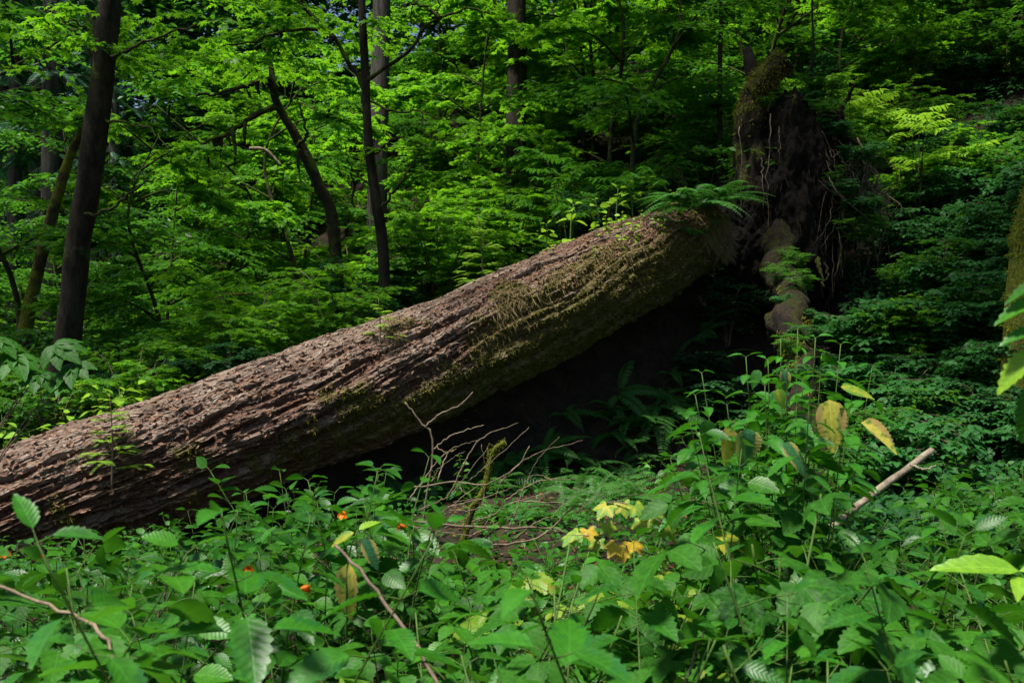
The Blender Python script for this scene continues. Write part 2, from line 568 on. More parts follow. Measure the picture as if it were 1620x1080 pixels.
def bark_mat():
    m, nt, nd, lk = newmat('fallen_bark')
    out = N(nt, 'ShaderNodeOutputMaterial')
    A = lambda k: N(nt, 'ShaderNodeAttribute', attribute_name=k).outputs
    ridge, moss, dry = A('ridge')['Fac'], A('moss')['Fac'], A('dry')['Fac']
    sc_ = A('sc')['Vector']
    mp = N(nt, 'ShaderNodeMapping')
    mp.inputs['Scale'].default_value = (1, 6, 1)
    lk.new(sc_, mp.inputs[0])
    fib = noise(nt, mp.outputs[0], 9, 6, .65, .3)
    fine = noise(nt, sc_, 70, 4, .7)
    mid = noise(nt, sc_, 14, 5, .65)
    big = noise(nt, sc_, 1.6, 4, .6)
    red = mixc(nt, step(nt, fine, .33, .68), (.022, .009, .0045), (.150, .062, .030))
    red = mixc(nt, step(nt, mid, .5, .72), red, (.19, .10, .06))
    pale = mixc(nt, step(nt, fib, .30, .70), (.075, .047, .032), (.32, .235, .178))
    f = math_node(nt, 'ADD', math_node(nt, 'MULTIPLY', ridge, .80), math_node(nt, 'MULTIPLY', dry, .42))
    f = math_node(nt, 'ADD', f, math_node(nt, 'MULTIPLY', math_node(nt, 'SUBTRACT', fib, .5), .9))
    f = math_node(nt, 'ADD', f, math_node(nt, 'MULTIPLY', math_node(nt, 'SUBTRACT', big, .5), .6))
    base = mixc(nt, step(nt, f, .56, .98), red, pale)
    wv = N(nt, 'ShaderNodeTexNoise')
    wv.inputs['Scale'].default_value = 5
    lk.new(sc_, wv.inputs['Vector'])
    wmix = mixc(nt, .06, sc_, wv.outputs['Color'], 'ADD')
    mp2 = N(nt, 'ShaderNodeMapping')
    mp2.inputs['Scale'].default_value = (7, 30, 1)
    lk.new(wmix, mp2.inputs[0])
    v1 = N(nt, 'ShaderNodeTexVoronoi')
    v1.inputs['Scale'].default_value = 1.0
    lk.new(mp2.outputs[0], v1.inputs['Vector'])
    v2 = N(nt, 'ShaderNodeTexVoronoi', feature='DISTANCE_TO_EDGE')
    v2.inputs['Scale'].default_value = 1.0
    lk.new(mp2.outputs[0], v2.inputs['Vector'])
    cs = N(nt, 'ShaderNodeSeparateXYZ')
    lk.new(v1.outputs['Color'], cs.inputs[0])
    cell = cs.outputs[0]
    base = mixc(nt, math_node(nt, 'MULTIPLY', step(nt, cell, .45, .95), .45), base, (.035, .018, .010))
    base = mixc(nt, math_node(nt, 'MULTIPLY', step(nt, cs.outputs[1], .7, .98), .35), base, (.34, .25, .19))
    edge = step(nt, v2.outputs['Distance'], .0, .16)
    specks = step(nt, noise(nt, sc_, 120, 2, .6), .66, .74)
    base = mixc(nt, math_node(nt, 'MULTIPLY', specks, .5), base, (.42, .28, .19))
    mc = mixc(nt, step(nt, fine, .35, .68), (.028, .026, .005), (.150, .122, .016))
    mc = mixc(nt, step(nt, mid, .5, .7), mc, (.20, .15, .045))
    base = mixc(nt, math_node(nt, 'MULTIPLY', moss, .9), base, mc)
    p = N(nt, 'ShaderNodeBsdfPrincipled')
    p.inputs['Roughness'].default_value = .52
    p.inputs['Specular IOR Level'].default_value = .35
    lk.new(base, p.inputs['Base Color'])
    hh = math_node(nt, 'ADD', math_node(nt, 'MULTIPLY', fib, 1.0), math_node(nt, 'MULTIPLY', fine, .7))
    hh = math_node(nt, 'ADD', hh, math_node(nt, 'MULTIPLY', mid, .6))
    hh = math_node(nt, 'ADD', hh, math_node(nt, 'MULTIPLY', edge, .7))
    hh = math_node(nt, 'ADD', hh, math_node(nt, 'MULTIPLY', cell, .8))
    b = N(nt, 'ShaderNodeBump')
    b.inputs['Strength'].default_value = 1.0
    b.inputs['Distance'].default_value = .020
    lk.new(hh, b.inputs['Height'])
    lk.new(b.outputs[0], p.inputs['Normal'])
    lk.new(p.outputs[0], out.inputs[0])
    return m


M['bark'] = bark_mat()

# =================================================================== THE SETTING: forest floor
def axis_grid(lo, hi, fine_lo, fine_hi, st):
    a = np.arange(fine_lo, fine_hi + 1e-6, st)
    l, r = [fine_lo], [fine_hi]
    s = st
    while l[-1] > lo:
        s *= 1.25
        l.append(l[-1] - s)
    s = st
    while r[-1] < hi:
        s *= 1.25
        r.append(r[-1] + s)
    return np.concatenate([np.array(l[1:])[::-1], a, np.array(r[1:])])


gx = axis_grid(-150, 150, -12, 14, .16)
gy = axis_grid(-60, 200, -3, 26, .16)
GX, GY = np.meshgrid(gx, gy)
gz = hgt(GX, GY)
gv = np.stack([GX, GY, gz], -1).reshape(-1, 3)
ny_, nx_ = GX.shape
ii = np.arange(ny_ - 1)[:, None] * nx_ + np.arange(nx_ - 1)[None, :]
gf = np.stack([ii, ii + 1, ii + nx_ + 1, ii + nx_], -1).reshape(-1, 4)
ground = mesh_obj('ground', gv, gf, M['soil'])
tag(ground, 'dark bare forest soil between the plants and up the hillside', 'ground', kind='structure')

# =================================================================== THE FALLEN TREE
TOP = [(-330, 872), (-150, 778), (0, 714), (130, 662), (250, 626), (400, 571), (520, 531), (650, 489), (800, 416), (880, 386), (1000, 331), (1100, 292), (1200, 250)]
VT = [(-330, 235), (0, 225), (300, 214), (500, 206), (800, 194), (1000, 172), (1100, 156), (1200, 140)]
pxs = np.linspace(-330, 1106, 60)
tp = np.interp(pxs, [a for a, _ in TOP], [b for _, b in TOP])
k_ = np.ones(7) / 7
tp[3:-3] = np.convolve(tp, k_, 'valid')
vt = np.interp(pxs, [a for a, _ in VT], [b for _, b in VT])
Yl = 1 / (.1266 - pxs * (.0497 / 1100))
axisp = np.stack([at(a, t + v / 2, y) for a, t, v, y in zip(pxs, tp, vt, Yl)])
rad_ = vt * .905 / 2 * Yl / FPX
seg = np.linalg.norm(np.diff(axisp, axis=0), axis=1)
S_ = np.concatenate([[0], np.cumsum(seg)])
LEN = S_[-1]
NL, NA = 1150, 380
sv = np.linspace(0, LEN, NL)
AX = np.stack([np.interp(sv, S_, axisp[:, k]) for k in range(3)], -1)
for _ in range(3):
    AX[20:-20] = np.stack([np.convolve(AX[:, k], np.ones(41) / 41, 'valid') for k in range(3)], -1)
RL = np.interp(sv, S_, rad_) * (1 - .14 * ss(LEN - 1.6, LEN, sv))
TG = nrm(np.gradient(AX, axis=0))
UPV = nrm(np.array([0, 0, 1.0]) - TG * TG[:, 2:3])
NEAR = nrm(np.cross(TG, UPV))          # towards the camera side
if NEAR[NL // 2][1] > 0: NEAR = -NEAR
th = np.linspace(-PI, PI, NA, endpoint=False)
S2, T2 = np.meshgrid(sv, th, indexing='ij')
C2 = T2 * .58
PXL = np.interp(S2, S_, pxs)            # only a convenient measure of the place along the trunk


def q3(a, b, c=0.0):
    return np.stack([a, b, np.full_like(a, c)], -1)


warp = (fbm(q3(S2 * .7, C2 * .9, 3.1), 3) - .5) * .42
cc = C2 + .07 * S2 + warp
n1 = fbm(q3(S2 * .42, cc / .115, 1.0), 4, .5)
pl = ss(.0, .30, np.abs(2 * n1 - 1)) * (.55 + .45 * ss(.3, .7, fbm(q3(S2 * .5, cc / .16, 4.0), 2)))
n2 = fbm(q3(S2 * 1.5, (C2 + .07 * S2 + warp * .7) / .034, 7.0), 4, .55)
pl2 = ss(.0, .32, np.abs(2 * n2 - 1))
n3 = fbm(q3(S2 * 13, C2 * 30, 9.0), 4, .65)
n4 = fbm(q3(S2 * 4.2, C2 * 6, 12.0), 4, .6)
lump = fbm(q3(S2 * .45, C2 * .9, 21.0), 3)
up_ = np.cos(T2)
smooth = ss(820, 960, PXL) * ss(.35, .75, up_)
amp = 1 - .55 * smooth
side = ss(.2, 1.3, T2) * (T2 > 0)
wm = .17 * ss(.95, 1.65, T2) + .42 * ss(600, 900, PXL) * ss(.42, .95, T2) - .2 * (T2 < 0)
moss = ss(.50, .64, fbm(q3(S2 * 2.1, C2 * 2.6, 31.0), 4, .6) * .8 + wm * .75) * (.35 + .65 * ss(.25, .5, T2))
front = ss(.3, 1.0, T2)
disp = amp * (.062 * (pl - .6) + .026 * (pl2 - .6) * (.5 + .7 * front) + (.022 + .030 * front) * (n3 - .5)) + .062 * (n4 - .5) * (.35 + front) + .15 * (lump - .5)
disp = disp + moss * (.012 + .055 * (fbm(q3(S2 * 9, C2 * 9, 41.0), 3, .6) - .42))
# a shallow hollow worn into the bark half way along, and a knot
RR = RL[:, None] + disp
PV = AX[:, None, :] + RR[..., None] * (np.cos(T2)[..., None] * UPV[:, None, :] + np.sin(T2)[..., None] * NEAR[:, None, :])
i_ = np.arange(NL - 1)[:, None] * NA
j_ = np.arange(NA)[None, :]
lf = np.stack([i_ + j_, i_ + NA + j_, i_ + NA + (j_ + 1) % NA, i_ + (j_ + 1) % NA], -1).reshape(-1, 4)
dry = ss(-.1, .75, np.cos(T2 + .1)) * (1 - .35 * ss(700, 950, PXL))  # pale bark tone rises towards the upper side, less near the root end
ft = empty('fallen_tree', (AX[NL // 2][0], AX[NL // 2][1], hz(AX[NL // 2][0], AX[NL // 2][1])))
tag(ft, 'huge fallen trunk with furrowed red brown bark and upturned dark root plate', 'fallen tree')
trunk = mesh_obj('trunk', PV.reshape(-1, 3), lf, M['bark'], ft,
                 {'ridge': (pl * .55 + pl2 * .45).ravel(), 'moss': moss.ravel(), 'dry': dry.ravel(), 'sc': q3(S2, C2).reshape(-1, 3)})
# surface lookups
NRMV = nrm(np.cross(np.gradient(PV, axis=1), np.gradient(PV, axis=0)))
if np.mean(np.sum(NRMV * (PV - AX[:, None, :]), -1)) < 0: NRMV = -NRMV


def on_log(px, t):
    i = int(np.argmin(np.abs(np.interp(sv, S_, pxs) - px)))
    j = int((t + PI) / (2 * PI) * NA) % NA
    return PV[i, j], NRMV[i, j], TG[i]


OUT = np.cos(T2)[..., None] * UPV[:, None, :] + np.sin(T2)[..., None] * NEAR[:, None, :]
# moss strands: the mask decides where
L = Leaves()
ok = np.argwhere((moss > .45) & (T2 > .25) & (T2 < 2.5))
pick = ok[RN.integers(0, len(ok), 26000)]
for i, j in pick:
    o = OUT[i, j]
    d = nrm(o * RN.uniform(.25, .9) + np.array([0, 0, -1.0]) * RN.uniform(.2, 1.1) + RN.normal(0, .45, 3))
    L.add(PV[i, j] - o * .004, d, o + RN.normal(0, .5, 3), RN.uniform(.016, .048))
tag(L.build('moss', T_MOSS, M['moss'], trunk), kind='stuff')
# dry hanging strands where the bark has shed
L = Leaves()
for (px, t, n, sp, ln) in [(775, .95, 230, 22, .13), (850, .75, 120, 16, .11), (830, 1.05, 90, 25, .10), (960, .7, 160, 26, .11), (1020, .55, 160, 22, .10), (1000, 1.05, 120, 30, .10),
                           (1090, 1.0, 200, 22, .16), (1088, 1.6, 120, 14, .20), (1098, 1.3, 90, 8, .22), (1098, 2.0, 90, 8, .2), (1098, .6, 90, 8, .16), (740, 1.35, 90, 24, .09), (900, 1.2, 130, 30, .09), (660, 1.5, 60, 25, .06), (935, .95, 90, 26, .09)]:
    for _ in range(int(n * 2.2)):
        p, nn, tg = on_log(px + RN.normal(0, sp), t + RN.normal(0, .13))
        L.add(p, nrm(nn * .5 + np.array([0, 0, -1.0]) + RN.normal(0, .35, 3)), nn, ln * RN.uniform(.5, 1.2))
tag(L.build('dry_strands', T_HAIR, M['straw'], trunk), kind='stuff')
# chips and flakes of bark lying on the trunk
L = Leaves()
for _ in range(8000):
    i = int(RN.integers(0, NL))
    t = RN.normal(.75, .65)
    j = int((t + PI) / (2 * PI) * NA) % NA
    o = OUT[i, j]
    d = nrm(TG[i] * RN.choice([-1, 1]) + RN.normal(0, .6, 3))
    L.add(PV[i, j] + o * .003, nrm(d - o * np.dot(d, o) * .8), o + RN.normal(0, .5, 3), RN.uniform(.014, .055))
tag(L.build('bark_flakes', T_SIM, M['chip'], trunk), kind='stuff')
# broken plates of bark standing proud
tb = Tubes()
for _ in range(150):
    i = int(RN.integers(80, NL - 80))
    t = RN.uniform(-.2, 1.5)
    j = int((t + PI) / (2 * PI) * NA) % NA
    ln = RN.uniform(.08, .32)
    k = int(ln / (LEN / NL))
    idx = np.clip(np.arange(i, i + k + 1, max(1, k // 6)), 0, NL - 1)
    pts = np.stack([PV[q, (j + int(m * RN.uniform(-.2, .5))) % NA] for m, q in enumerate(idx)])
    r = RN.uniform(.006, .016) * np.sin(np.linspace(.25, PI - .25, len(idx)))
    tb.add(pts + OUT[i, j] * .004, r, 6, .5, 30)
bk = tb.build('bark_splinters', M['bark'], trunk)
n_ = len(bk.data.vertices)
for kk, vv in (('ridge', .75), ('moss', 0.0), ('dry', .7)):
    bk.data.attributes.new(kk, 'FLOAT', 'POINT').data.foreach_set('value', np.full(n_, vv, np.float32))
co = np.empty(n_ * 3, np.float32)
bk.data.vertices.foreach_get('co', co)
bk.data.attributes.new('sc', 'FLOAT_VECTOR', 'POINT').data.foreach_set('vector', co)
tag(bk, kind='stuff')

# ---- the upturned root plate
UPZ = np.array([0, 0, 1.0])
RC = at(1248, 318, 13.75)
AXD = TG[-1]
e1 = nrm(np.cross(AXD, [0, 0, 1.0]))
e2 = np.cross(e1, AXD)
nu, nv = 260, 170
uu = np.linspace(0, 2 * PI, nu, endpoint=False)
vv = np.linspace(.02, PI - .02, nv)
UU, VV = np.meshgrid(uu, vv, indexing='ij')
dirs = np.stack([np.sin(VV) * np.cos(UU), np.sin(VV) * np.sin(UU), np.cos(VV)], -1)
# local axes: x across the picture, y in depth, z up
outl = 1 + .55 * (fbm(dirs * 1.9 + 4.2, 3) - .5) + .50 * (fbm(dirs * 4.5 + 1.2, 4, .6) - .5) + .22 * (fbm(dirs * 13 + 2, 3, .6) - .5)
sx = np.where(dirs[..., 0] < 0, .74, .82) * (1 - .1 * ss(.0, 1.0, dirs[..., 2]))
loc = dirs * outl[..., None] * np.stack([sx * 1.0, np.full_like(sx, .92), np.where(dirs[..., 2] > 0, 1.42, 1.75)], -1)
rp = RC + loc
idx = np.arange(nu)[:, None] * nv + np.arange(nv - 1)[None, :]
idx2 = ((np.arange(nu) + 1) % nu)[:, None] * nv + np.arange(nv - 1)[None, :]
rf = np.stack([idx, idx + 1, idx2 + 1, idx2], -1).reshape(-1, 4)
cd_ = nrm(dirs)
cs = RC + np.array([-.62, .05, -.75]) + cd_ * (1 + .6 * (fbm(cd_ * 2.2 + 9, 4, .55) - .5) + .3 * (fbm(cd_ * 8 + 3, 3) - .5))[..., None] * np.array([.52, .75, .95])
mesh_obj('dark_gap_fill', cs.reshape(-1, 3), rf, M['rootsoil'], ft)  # soil lobe added to keep the gap beside the trunk end dark
plate = mesh_obj('root_plate', rp.reshape(-1, 3), rf, M['rootsoil'], ft)
tb = Tubes()
tb.add(curve([at(1194, 300, 13.6), at(1184, 215, 13.5), at(1188, 165, 13.45), at(1206, 128, 13.4), at(1238, 98, 13.4)], 40), np.interp(np.linspace(0, 1, 41), [0, .4, .75, 1], [.24, .17, .165, .16])[:41], 48, .62, 4.5)
st = tb.build('broken_root', M['stub'], ft)
L = Leaves()
for v in st.data.vertices:
    for _ in range(2):
        p = np.array(v.co) + np.array(ft.location)
        if RN.random() < ss(4.2, 5.2, p[2]) * (.9 if p[0] < at(1205, 0, 13.4)[0] + .25 else .35):
            L.add(p + RN.normal(0, .01, 3), nrm(RN.normal(0, .7, 3) - UPZ * .7), RN.normal(0, 1, 3), RN.uniform(.03, .08))
tag(L.build('moss', T_NARROW, M['moss'], st), kind='stuff')
tb = Tubes()
tb.add(curve([at(1200, 200, 13.9), at(1195, 140, 13.9), at(1186, 95, 13.9), at(1181, 76, 13.9)], 24), np.linspace(.14, .06, 25), 16, .25, 7)
tb.build('broken_root', M['darkwood'], ft)
tb = Tubes()
tb.add(curve([at(1216, 118, 13.5), at(1224, 100, 13.5), at(1228, 80, 13.5)], 12), np.linspace(.07, .02, 13), 10, .3, 9)
tb.build('root_spike', M['stub'], st)
for px, py, dx, dy in [(1238, 86, 10, -10), (1246, 100, 9, 4), (1228, 108, 12, 12), (1218, 92, -4, -14)]:
    tb = Tubes()
    tb.add(curve([at(px - dx * .9, py - dy * .9, 13.42), at(px, py, 13.38), at(px + dx, py + dy, 13.36)], 10), np.linspace(.06, .012, 11), 9, .5, 11)
    tb.build('root_spike', M['stub'], st)


def roots(spec, name, mat, parent):
    for pts, r0, r1 in spec:
        tb = Tubes()
        c = curve(pts, 18, .008)
        tb.add(c, np.linspace(r0, r1, len(c)), 8, .2, 9)
        tb.build(name, mat, parent)


roots([([at(1300, 200, 13.4), at(1318, 213, 13.2), at(1352, 224, 13.1), at(1362, 232, 13.1)], .06, .02),
       ([at(1290, 175, 13.5), at(1270, 158, 13.4), at(1242, 152, 13.3)], .05, .02),
       ([at(1255, 260, 13.2), at(1268, 290, 13.15), at(1280, 300, 13.1)], .035, .012),
       ([at(1250, 350, 13.2), at(1240, 400, 13.0), at(1235, 470, 12.7)], .05, .02)], 'root', M['stub'], plate)
SP = []
for k in range(26):
    a, b = RN.integers(0, nu), RN.integers(18, int(nv * .8))
    p, v = rp[a, b], nrm(loc[a, b])
    if v[1] > .5 or v[0] < -.2: continue
    l_ = RN.uniform(.2, .7)
    SP.append(([p - v * .15, p + v * l_ * .4, p + v * l_ * .7 + np.array([RN.normal(0, .15), RN.normal(0, .1), -RN.uniform(.05, .4)])], RN.uniform(.02, .055), .008))
roots(SP, 'root', M['stub'], plate)
# the tangle of thin dry roots hanging off the right side
tb = Tubes()
for k in range(64):
    x0 = RN.uniform(1306, 1376)
    y0 = RN.uniform(205, 290)
    ln = RN.uniform(60, 225)
    sw = RN.uniform(-12, 42)
    Y = RN.uniform(12.75, 13.5)
    n0 = RN.normal(0, 9, 4)
    c = curve([at(x0 - 15, y0 - RN.uniform(0, 18), Y + .1), at(x0 + sw * .45 + n0[0], y0 + ln * .25, Y), at(x0 + sw + n0[1], y0 + ln * .6, Y - .05), at(x0 + sw * .75 + n0[2] * 2, y0 + ln, Y - .05)], 18, .02)
    r0 = RN.choice([.004, .006, .009, .015])
    tb.add(c, np.linspace(r0, .002, len(c)), 5, .3, 20)
    if k % 3 == 0:
        m = c[len(c) // 2]
        tb.add(curve([m, m + RN.normal(0, .1, 3) - [0, 0, .1], m + RN.normal(0, .22, 3) - [0, 0, .28]], 8), np.linspace(r0 * .6, .0015, 9), 4)
for k in range(14):                      # some lie across the others
    p = at(RN.uniform(1300, 1385), RN.uniform(225, 330), 12.8)
    tb.add(curve([p, p + RN.normal(0, .12, 3), p + np.array([RN.normal(0, .35), RN.normal(0, .1), RN.normal(-.1, .2)])], 10, .012), np.linspace(.007, .002, 11), 4)
tag(tb.build('hanging_roots', M['root'], plate), kind='stuff')
tb = Tubes()
for px, y0, y1 in [(1219, 180, 382), (1170, 200, 330), (1250, 300, 380), (1308, 240, 430), (1274, 290, 420), (1290, 330, 440), (1296, 380, 470), (1232, 200, 260), (1330, 300, 440), (1204, 250, 330), (1318, 330, 470)]:
    Y = 12.95 + RN.uniform(-.1, .15)
    c = curve([at(px, y0, Y + .1), at(px + RN.normal(0, 3), (y0 + y1) / 2, Y), at(px + RN.normal(0, 4), y1, Y)], 14, .008)
    tb.add(c, np.linspace(.008, .004, len(c)), 5)
tag(tb.build('hanging_root_threads', M['root'], plate), kind='stuff')
# shaggy fringe of fine roots below the trunk's end and round the plate
L = Leaves()
for _ in range(2200):
    a, b = RN.integers(0, nu), RN.integers(20, nv)
    p = rp[a, b]
    if p[1] > RC[1] + .2: continue
    L.add(p, nrm(nrm(loc[a, b]) * .4 + np.array([0, 0, -1.0]) + RN.normal(0, .3, 3)), nrm(loc[a, b]), RN.uniform(.06, .24))
tag(L.build('root_fringe', T_HAIR, M['fringe'], plate), kind='stuff')

# =================================================================== PLANT BUILDERS
UPZ = np.array([0, 0, 1.0])


def spray(L, tb, p0, d, ln, n, size, droop=.18, flat=.28, ang=.95, rad=.004, sub=0, tmul=1.0):
    """a twig with alternate leaves held in one layer"""
    d = nrm(d)
    lat = nrm(np.cross(d, UPZ) + 1e-6)
    t = np.linspace(.12, 1, n)
    P = p0 + d * ln * t[:, None] - UPZ * droop * ln * (t ** 2)[:, None] + RN.normal(0, size * .12, (n, 3))
    sgn = np.where(np.arange(n) % 2 == 0, 1.0, -1.0)[:, None]
    a = RN.normal(ang, .25, (n, 1)) * np.where(t[:, None] > .95, .15, 1)
    D = d * np.cos(a) + lat * np.sin(a) * sgn - UPZ * RN.uniform(.0, .45, (n, 1))
    NN = UPZ + RN.normal(0, flat, (n, 3))
    L.many(P, D, NN, size * RN.uniform(.65, 1.15, n), np.clip(RN.normal(.5, .25, n) * tmul, 0, 1))
    if tb is not None:
        k = np.linspace(0, 1, 5)[:, None]
        tb.add(p0 + d * ln * k - UPZ * droop * ln * k ** 2, np.linspace(rad, rad * .3, 5), 4, cap=False)
    for q in range(sub):
        tq = RN.uniform(.2, .75)
        s_ = 1 if q % 2 else -1
        spray(L, tb, p0 + d * ln * tq - UPZ * droop * ln * tq ** 2, d * .6 + lat * s_ * RN.uniform(.5, .9), ln * RN.uniform(.4, .65), max(4, int(n * .6)), size, droop, flat, ang, rad * .6, 0, tmul)


def gen_shrub(name, h, spread, nst, size, tmpl, mat, stem='redstem', stations=9, per=2, nl=11, flat=.28, layered=True):
    r = empty(name)
    L, tb = Leaves(), Tubes()
    for s in range(nst):
        az = s / nst * 2 * PI + RN.uniform(-.5, .5)
        o = np.array([math.cos(az), math.sin(az), 0])
        hh = h * RN.uniform(.55, 1.0)
        sp = spread * RN.uniform(.35, 1.0)
        c = curve([o * .05, o * sp * .25 + UPZ * hh * .45, o * sp * .6 + UPZ * hh * .85, o * sp + UPZ * hh * RN.uniform(.85, 1.0)], 20)
        tb.add(c, np.linspace(.012 + .006 * h, .003, len(c)), 5, cap=False)
        m = len(c)
        for k in range(stations):
            t = .22 + .78 * (k + RN.random()) / stations
            p = c[min(m - 1, int(t * (m - 1)))]
            for q in range(per):
                a2 = az + RN.normal(0, 1.3)
                d = np.array([math.cos(a2), math.sin(a2), RN.uniform(-.05, .45)])
                spray(L, tb, p, d, spread * RN.uniform(.28, .6), nl, size, .25, flat, sub=1)
    tb.build('stems', M[stem], r)
    L.build('leaves', tmpl, M[mat], r)
    return r


def add_crown(L, tb, ctr, rad, n, size, ln, nl=12, flat=.3, sub=2, hollow=.35):
    for _ in range(n):
        v = nrm(RN.normal(0, 1, 3)) * (hollow + (1 - hollow) * RN.random() ** .5)
        p = np.asarray(ctr) + v * np.asarray(rad)
        a = math.atan2(v[1], v[0]) + RN.normal(0, .9)
        spray(L, tb, p, np.array([math.cos(a), math.sin(a), RN.uniform(-.25, .25)]), ln * RN.uniform(.6, 1.2), nl, size, .22, flat, sub=sub)


def gen_maple(name, h, spread, mat, size=.075, n=120, tm=T_MAPLE, low=.14, ln=.75):
    """small understory tree: crooked trunk, crown of flat layers"""
    r = empty(name)
    L, tb, tl = Leaves(), Tubes(), Tubes()
    c = curve([(0, 0, -.2), (RN.normal(0, .1) * h * .3, RN.normal(0, .1), h * .35), (RN.normal(0, .15) * h * .4, RN.normal(0, .3), h * .7), (RN.normal(0, .5), RN.normal(0, .5), h)], 24)
    tb.add(c, np.linspace(.022 + .005 * h, .010, len(c)), 8, .25, 5)
    tb.build('trunk', M['mosswood'], r)
    m = len(c)
    for k in range(int(6 + h)):
        t = low + (1 - low) * (k + RN.random()) / (6 + h)
        p = c[min(m - 1, int(t * (m - 1)))]
        az = k * 2.4 + RN.normal(0, .4)
        R = spread * RN.uniform(.6, 1.0) * (1.1 - .5 * t)
        o = np.array([math.cos(az), math.sin(az), 0])
        b = curve([p, p + o * R * .5 + UPZ * R * .22, p + o * R + UPZ * R * .12], 12)
        tl.add(b, np.linspace(.022, .006, len(b)), 5, cap=False)
        for q in range(int(n / (6 + h)) + 1):
            pp = b[min(len(b) - 1, int(RN.uniform(.25, 1) * len(b)))]
            a2 = az + RN.normal(0, .9)
            spray(L, tl, pp, np.array([math.cos(a2), math.sin(a2), RN.uniform(-.15, .3)]), ln * RN.uniform(.6, 1.2), 13, size, .25, .3, sub=2)
    tag(tl.build('limbs', M['mosswood'], r), kind='stuff')
    L.build('crown', tm, M[mat], r)
    return r


def frond(L, tb, base, d, ln, npin, pl, arch=.55, up=UPZ, tip=.1, w=None):
    d = nrm(d)
    k = np.linspace(0, 1, 12)
    horiz = nrm(d * np.array([1, 1, 0]) + 1e-6)
    P = base + d * ln * k[:, None] - UPZ * arch * ln * (k ** 2.2)[:, None] + horiz * .1 * ln * (k ** 2)[:, None]
    tb.add(P, np.linspace(.005, .0015, 12) * (ln / .7), 4, cap=False)
    t = np.linspace(.1, 1, npin)
    Q = np.stack([np.interp(t, k, P[:, i]) for i in range(3)], -1)
    T = nrm(np.gradient(Q, axis=0))
    lat = nrm(np.cross(T, UPZ) + 1e-6)
    nor = np.cross(lat, T)
    prof = np.sin(PI * np.clip(t * .92 + .1, 0, 1)) ** .6 * (1 - .3 * t)
    for s in (1, -1):
        D = lat * s + T * .25 - UPZ * .12 + RN.normal(0, .06, Q.shape)
        L.many(Q, D, nor + RN.normal(0, .1, Q.shape), pl * np.maximum(prof, tip), np.clip(RN.normal(.5, .22, npin), 0, 1))


def gen_fern(name, n, ln, mat='fern', npin=26, rise=.75, arch=.6):
    r = empty(name)
    L, tb = Leaves(), Tubes()
    for k in range(n):
        a = k / n * 2 * PI + RN.uniform(-.3, .3)
        frond(L, tb, np.zeros(3), np.array([math.cos(a), math.sin(a), rise * RN.uniform(.6, 1.4)]), ln * RN.uniform(.7, 1.1), npin, ln * .15, arch * RN.uniform(.7, 1.2))
    tb.build('stems', M['stem'], r)
    L.build('fronds', T_NARROW, M[mat], r)
    return r


def gen_conifer(name, h, r0, mat='conifer', base=.25, n=46, spread=2.6):
    r = empty(name)
    tb, L, tl = Tubes(), Leaves(), Tubes()
    c = curve([(0, 0, -.5), (0, 0, h * .5), (RN.normal(0, .2), 0, h)], 30)
    tb.add(c, np.linspace(r0, r0 * .15, len(c)), 18, .1, 3)
    tb.build('trunk', M['greybark'], r)
    for k in range(n):
        t = base + (1 - base) * (k + RN.random()) / n
        z = h * t
        a = k * 2.4 + RN.normal(0, .3)
        R = spread * (1.05 - .75 * t) * RN.uniform(.7, 1.1)
        o = np.array([math.cos(a), math.sin(a), 0])
        b = curve([UPZ * z, UPZ * (z + .05 * R) + o * R * .5, UPZ * (z - .28 * R) + o * R], 10)
        tl.add(b, np.linspace(.03, .006, len(b)), 4, cap=False)
        for q in range(9):
            pp = b[min(len(b) - 1, int((.2 + .8 * (q + RN.random()) / 9) * len(b)))]
            a2 = a + (1 if q % 2 else -1) * RN.uniform(.3, 1.0)
            d = np.array([math.cos(a2), math.sin(a2), -.35])
            frond(L, tl, pp, d, R * RN.uniform(.22, .4), 16, .12, .35, tip=.25)
    tag(tl.build('limbs', M['darkwood'], r), kind='stuff')
    L.build('crown', T_NARROW, M[mat], r)
    return r


def gen_hemlock(name, h, mat='hemlock', tiers=9, spread=.45):
    """seedling with flat feathery tiers of short needles"""
    r = empty(name)
    tb, L, tl = Tubes(), Leaves(), Tubes()
    c = curve([(0, 0, -.03), (.01 * h, 0, h * .5), (-.03 * h, .02 * h, h)], 14)
    tb.add(c, np.linspace(.006 + .008 * h, .002, len(c)), 6)
    tb.build('stem', M['redstem'], r)
    for k in range(tiers * 2):
        t = .25 + .75 * (k + .5 * RN.random()) / (tiers * 2)
        p = c[min(len(c) - 1, int(t * (len(c) - 1)))]
        a = k * 2.4 + RN.normal(0, .3)
        R = spread * h * (1.15 - .85 * t) * RN.uniform(.7, 1.1)
        d = np.array([math.cos(a), math.sin(a), .22])
        frond(L, tl, p, d, R, int(14 + R * 40), .022 + .02 * h * .5, .35, tip=.5)
        lat = nrm(np.cross(d, UPZ))
        for q in range(6):
            s = 1 if q % 2 else -1
            tq = RN.uniform(.2, .85)
            frond(L, tl, p + d * R * tq * .95 - UPZ * .1 * R * tq ** 2, d * .7 + lat * s * .8, R * (1 - tq * .6) * .55, int(8 + R * 25), .02 + .02 * h * .5, .3, tip=.5)
    tl.build('twigs', M['stem'], r)
    L.build('needles', T_NARROW, M[mat], r)
    return r


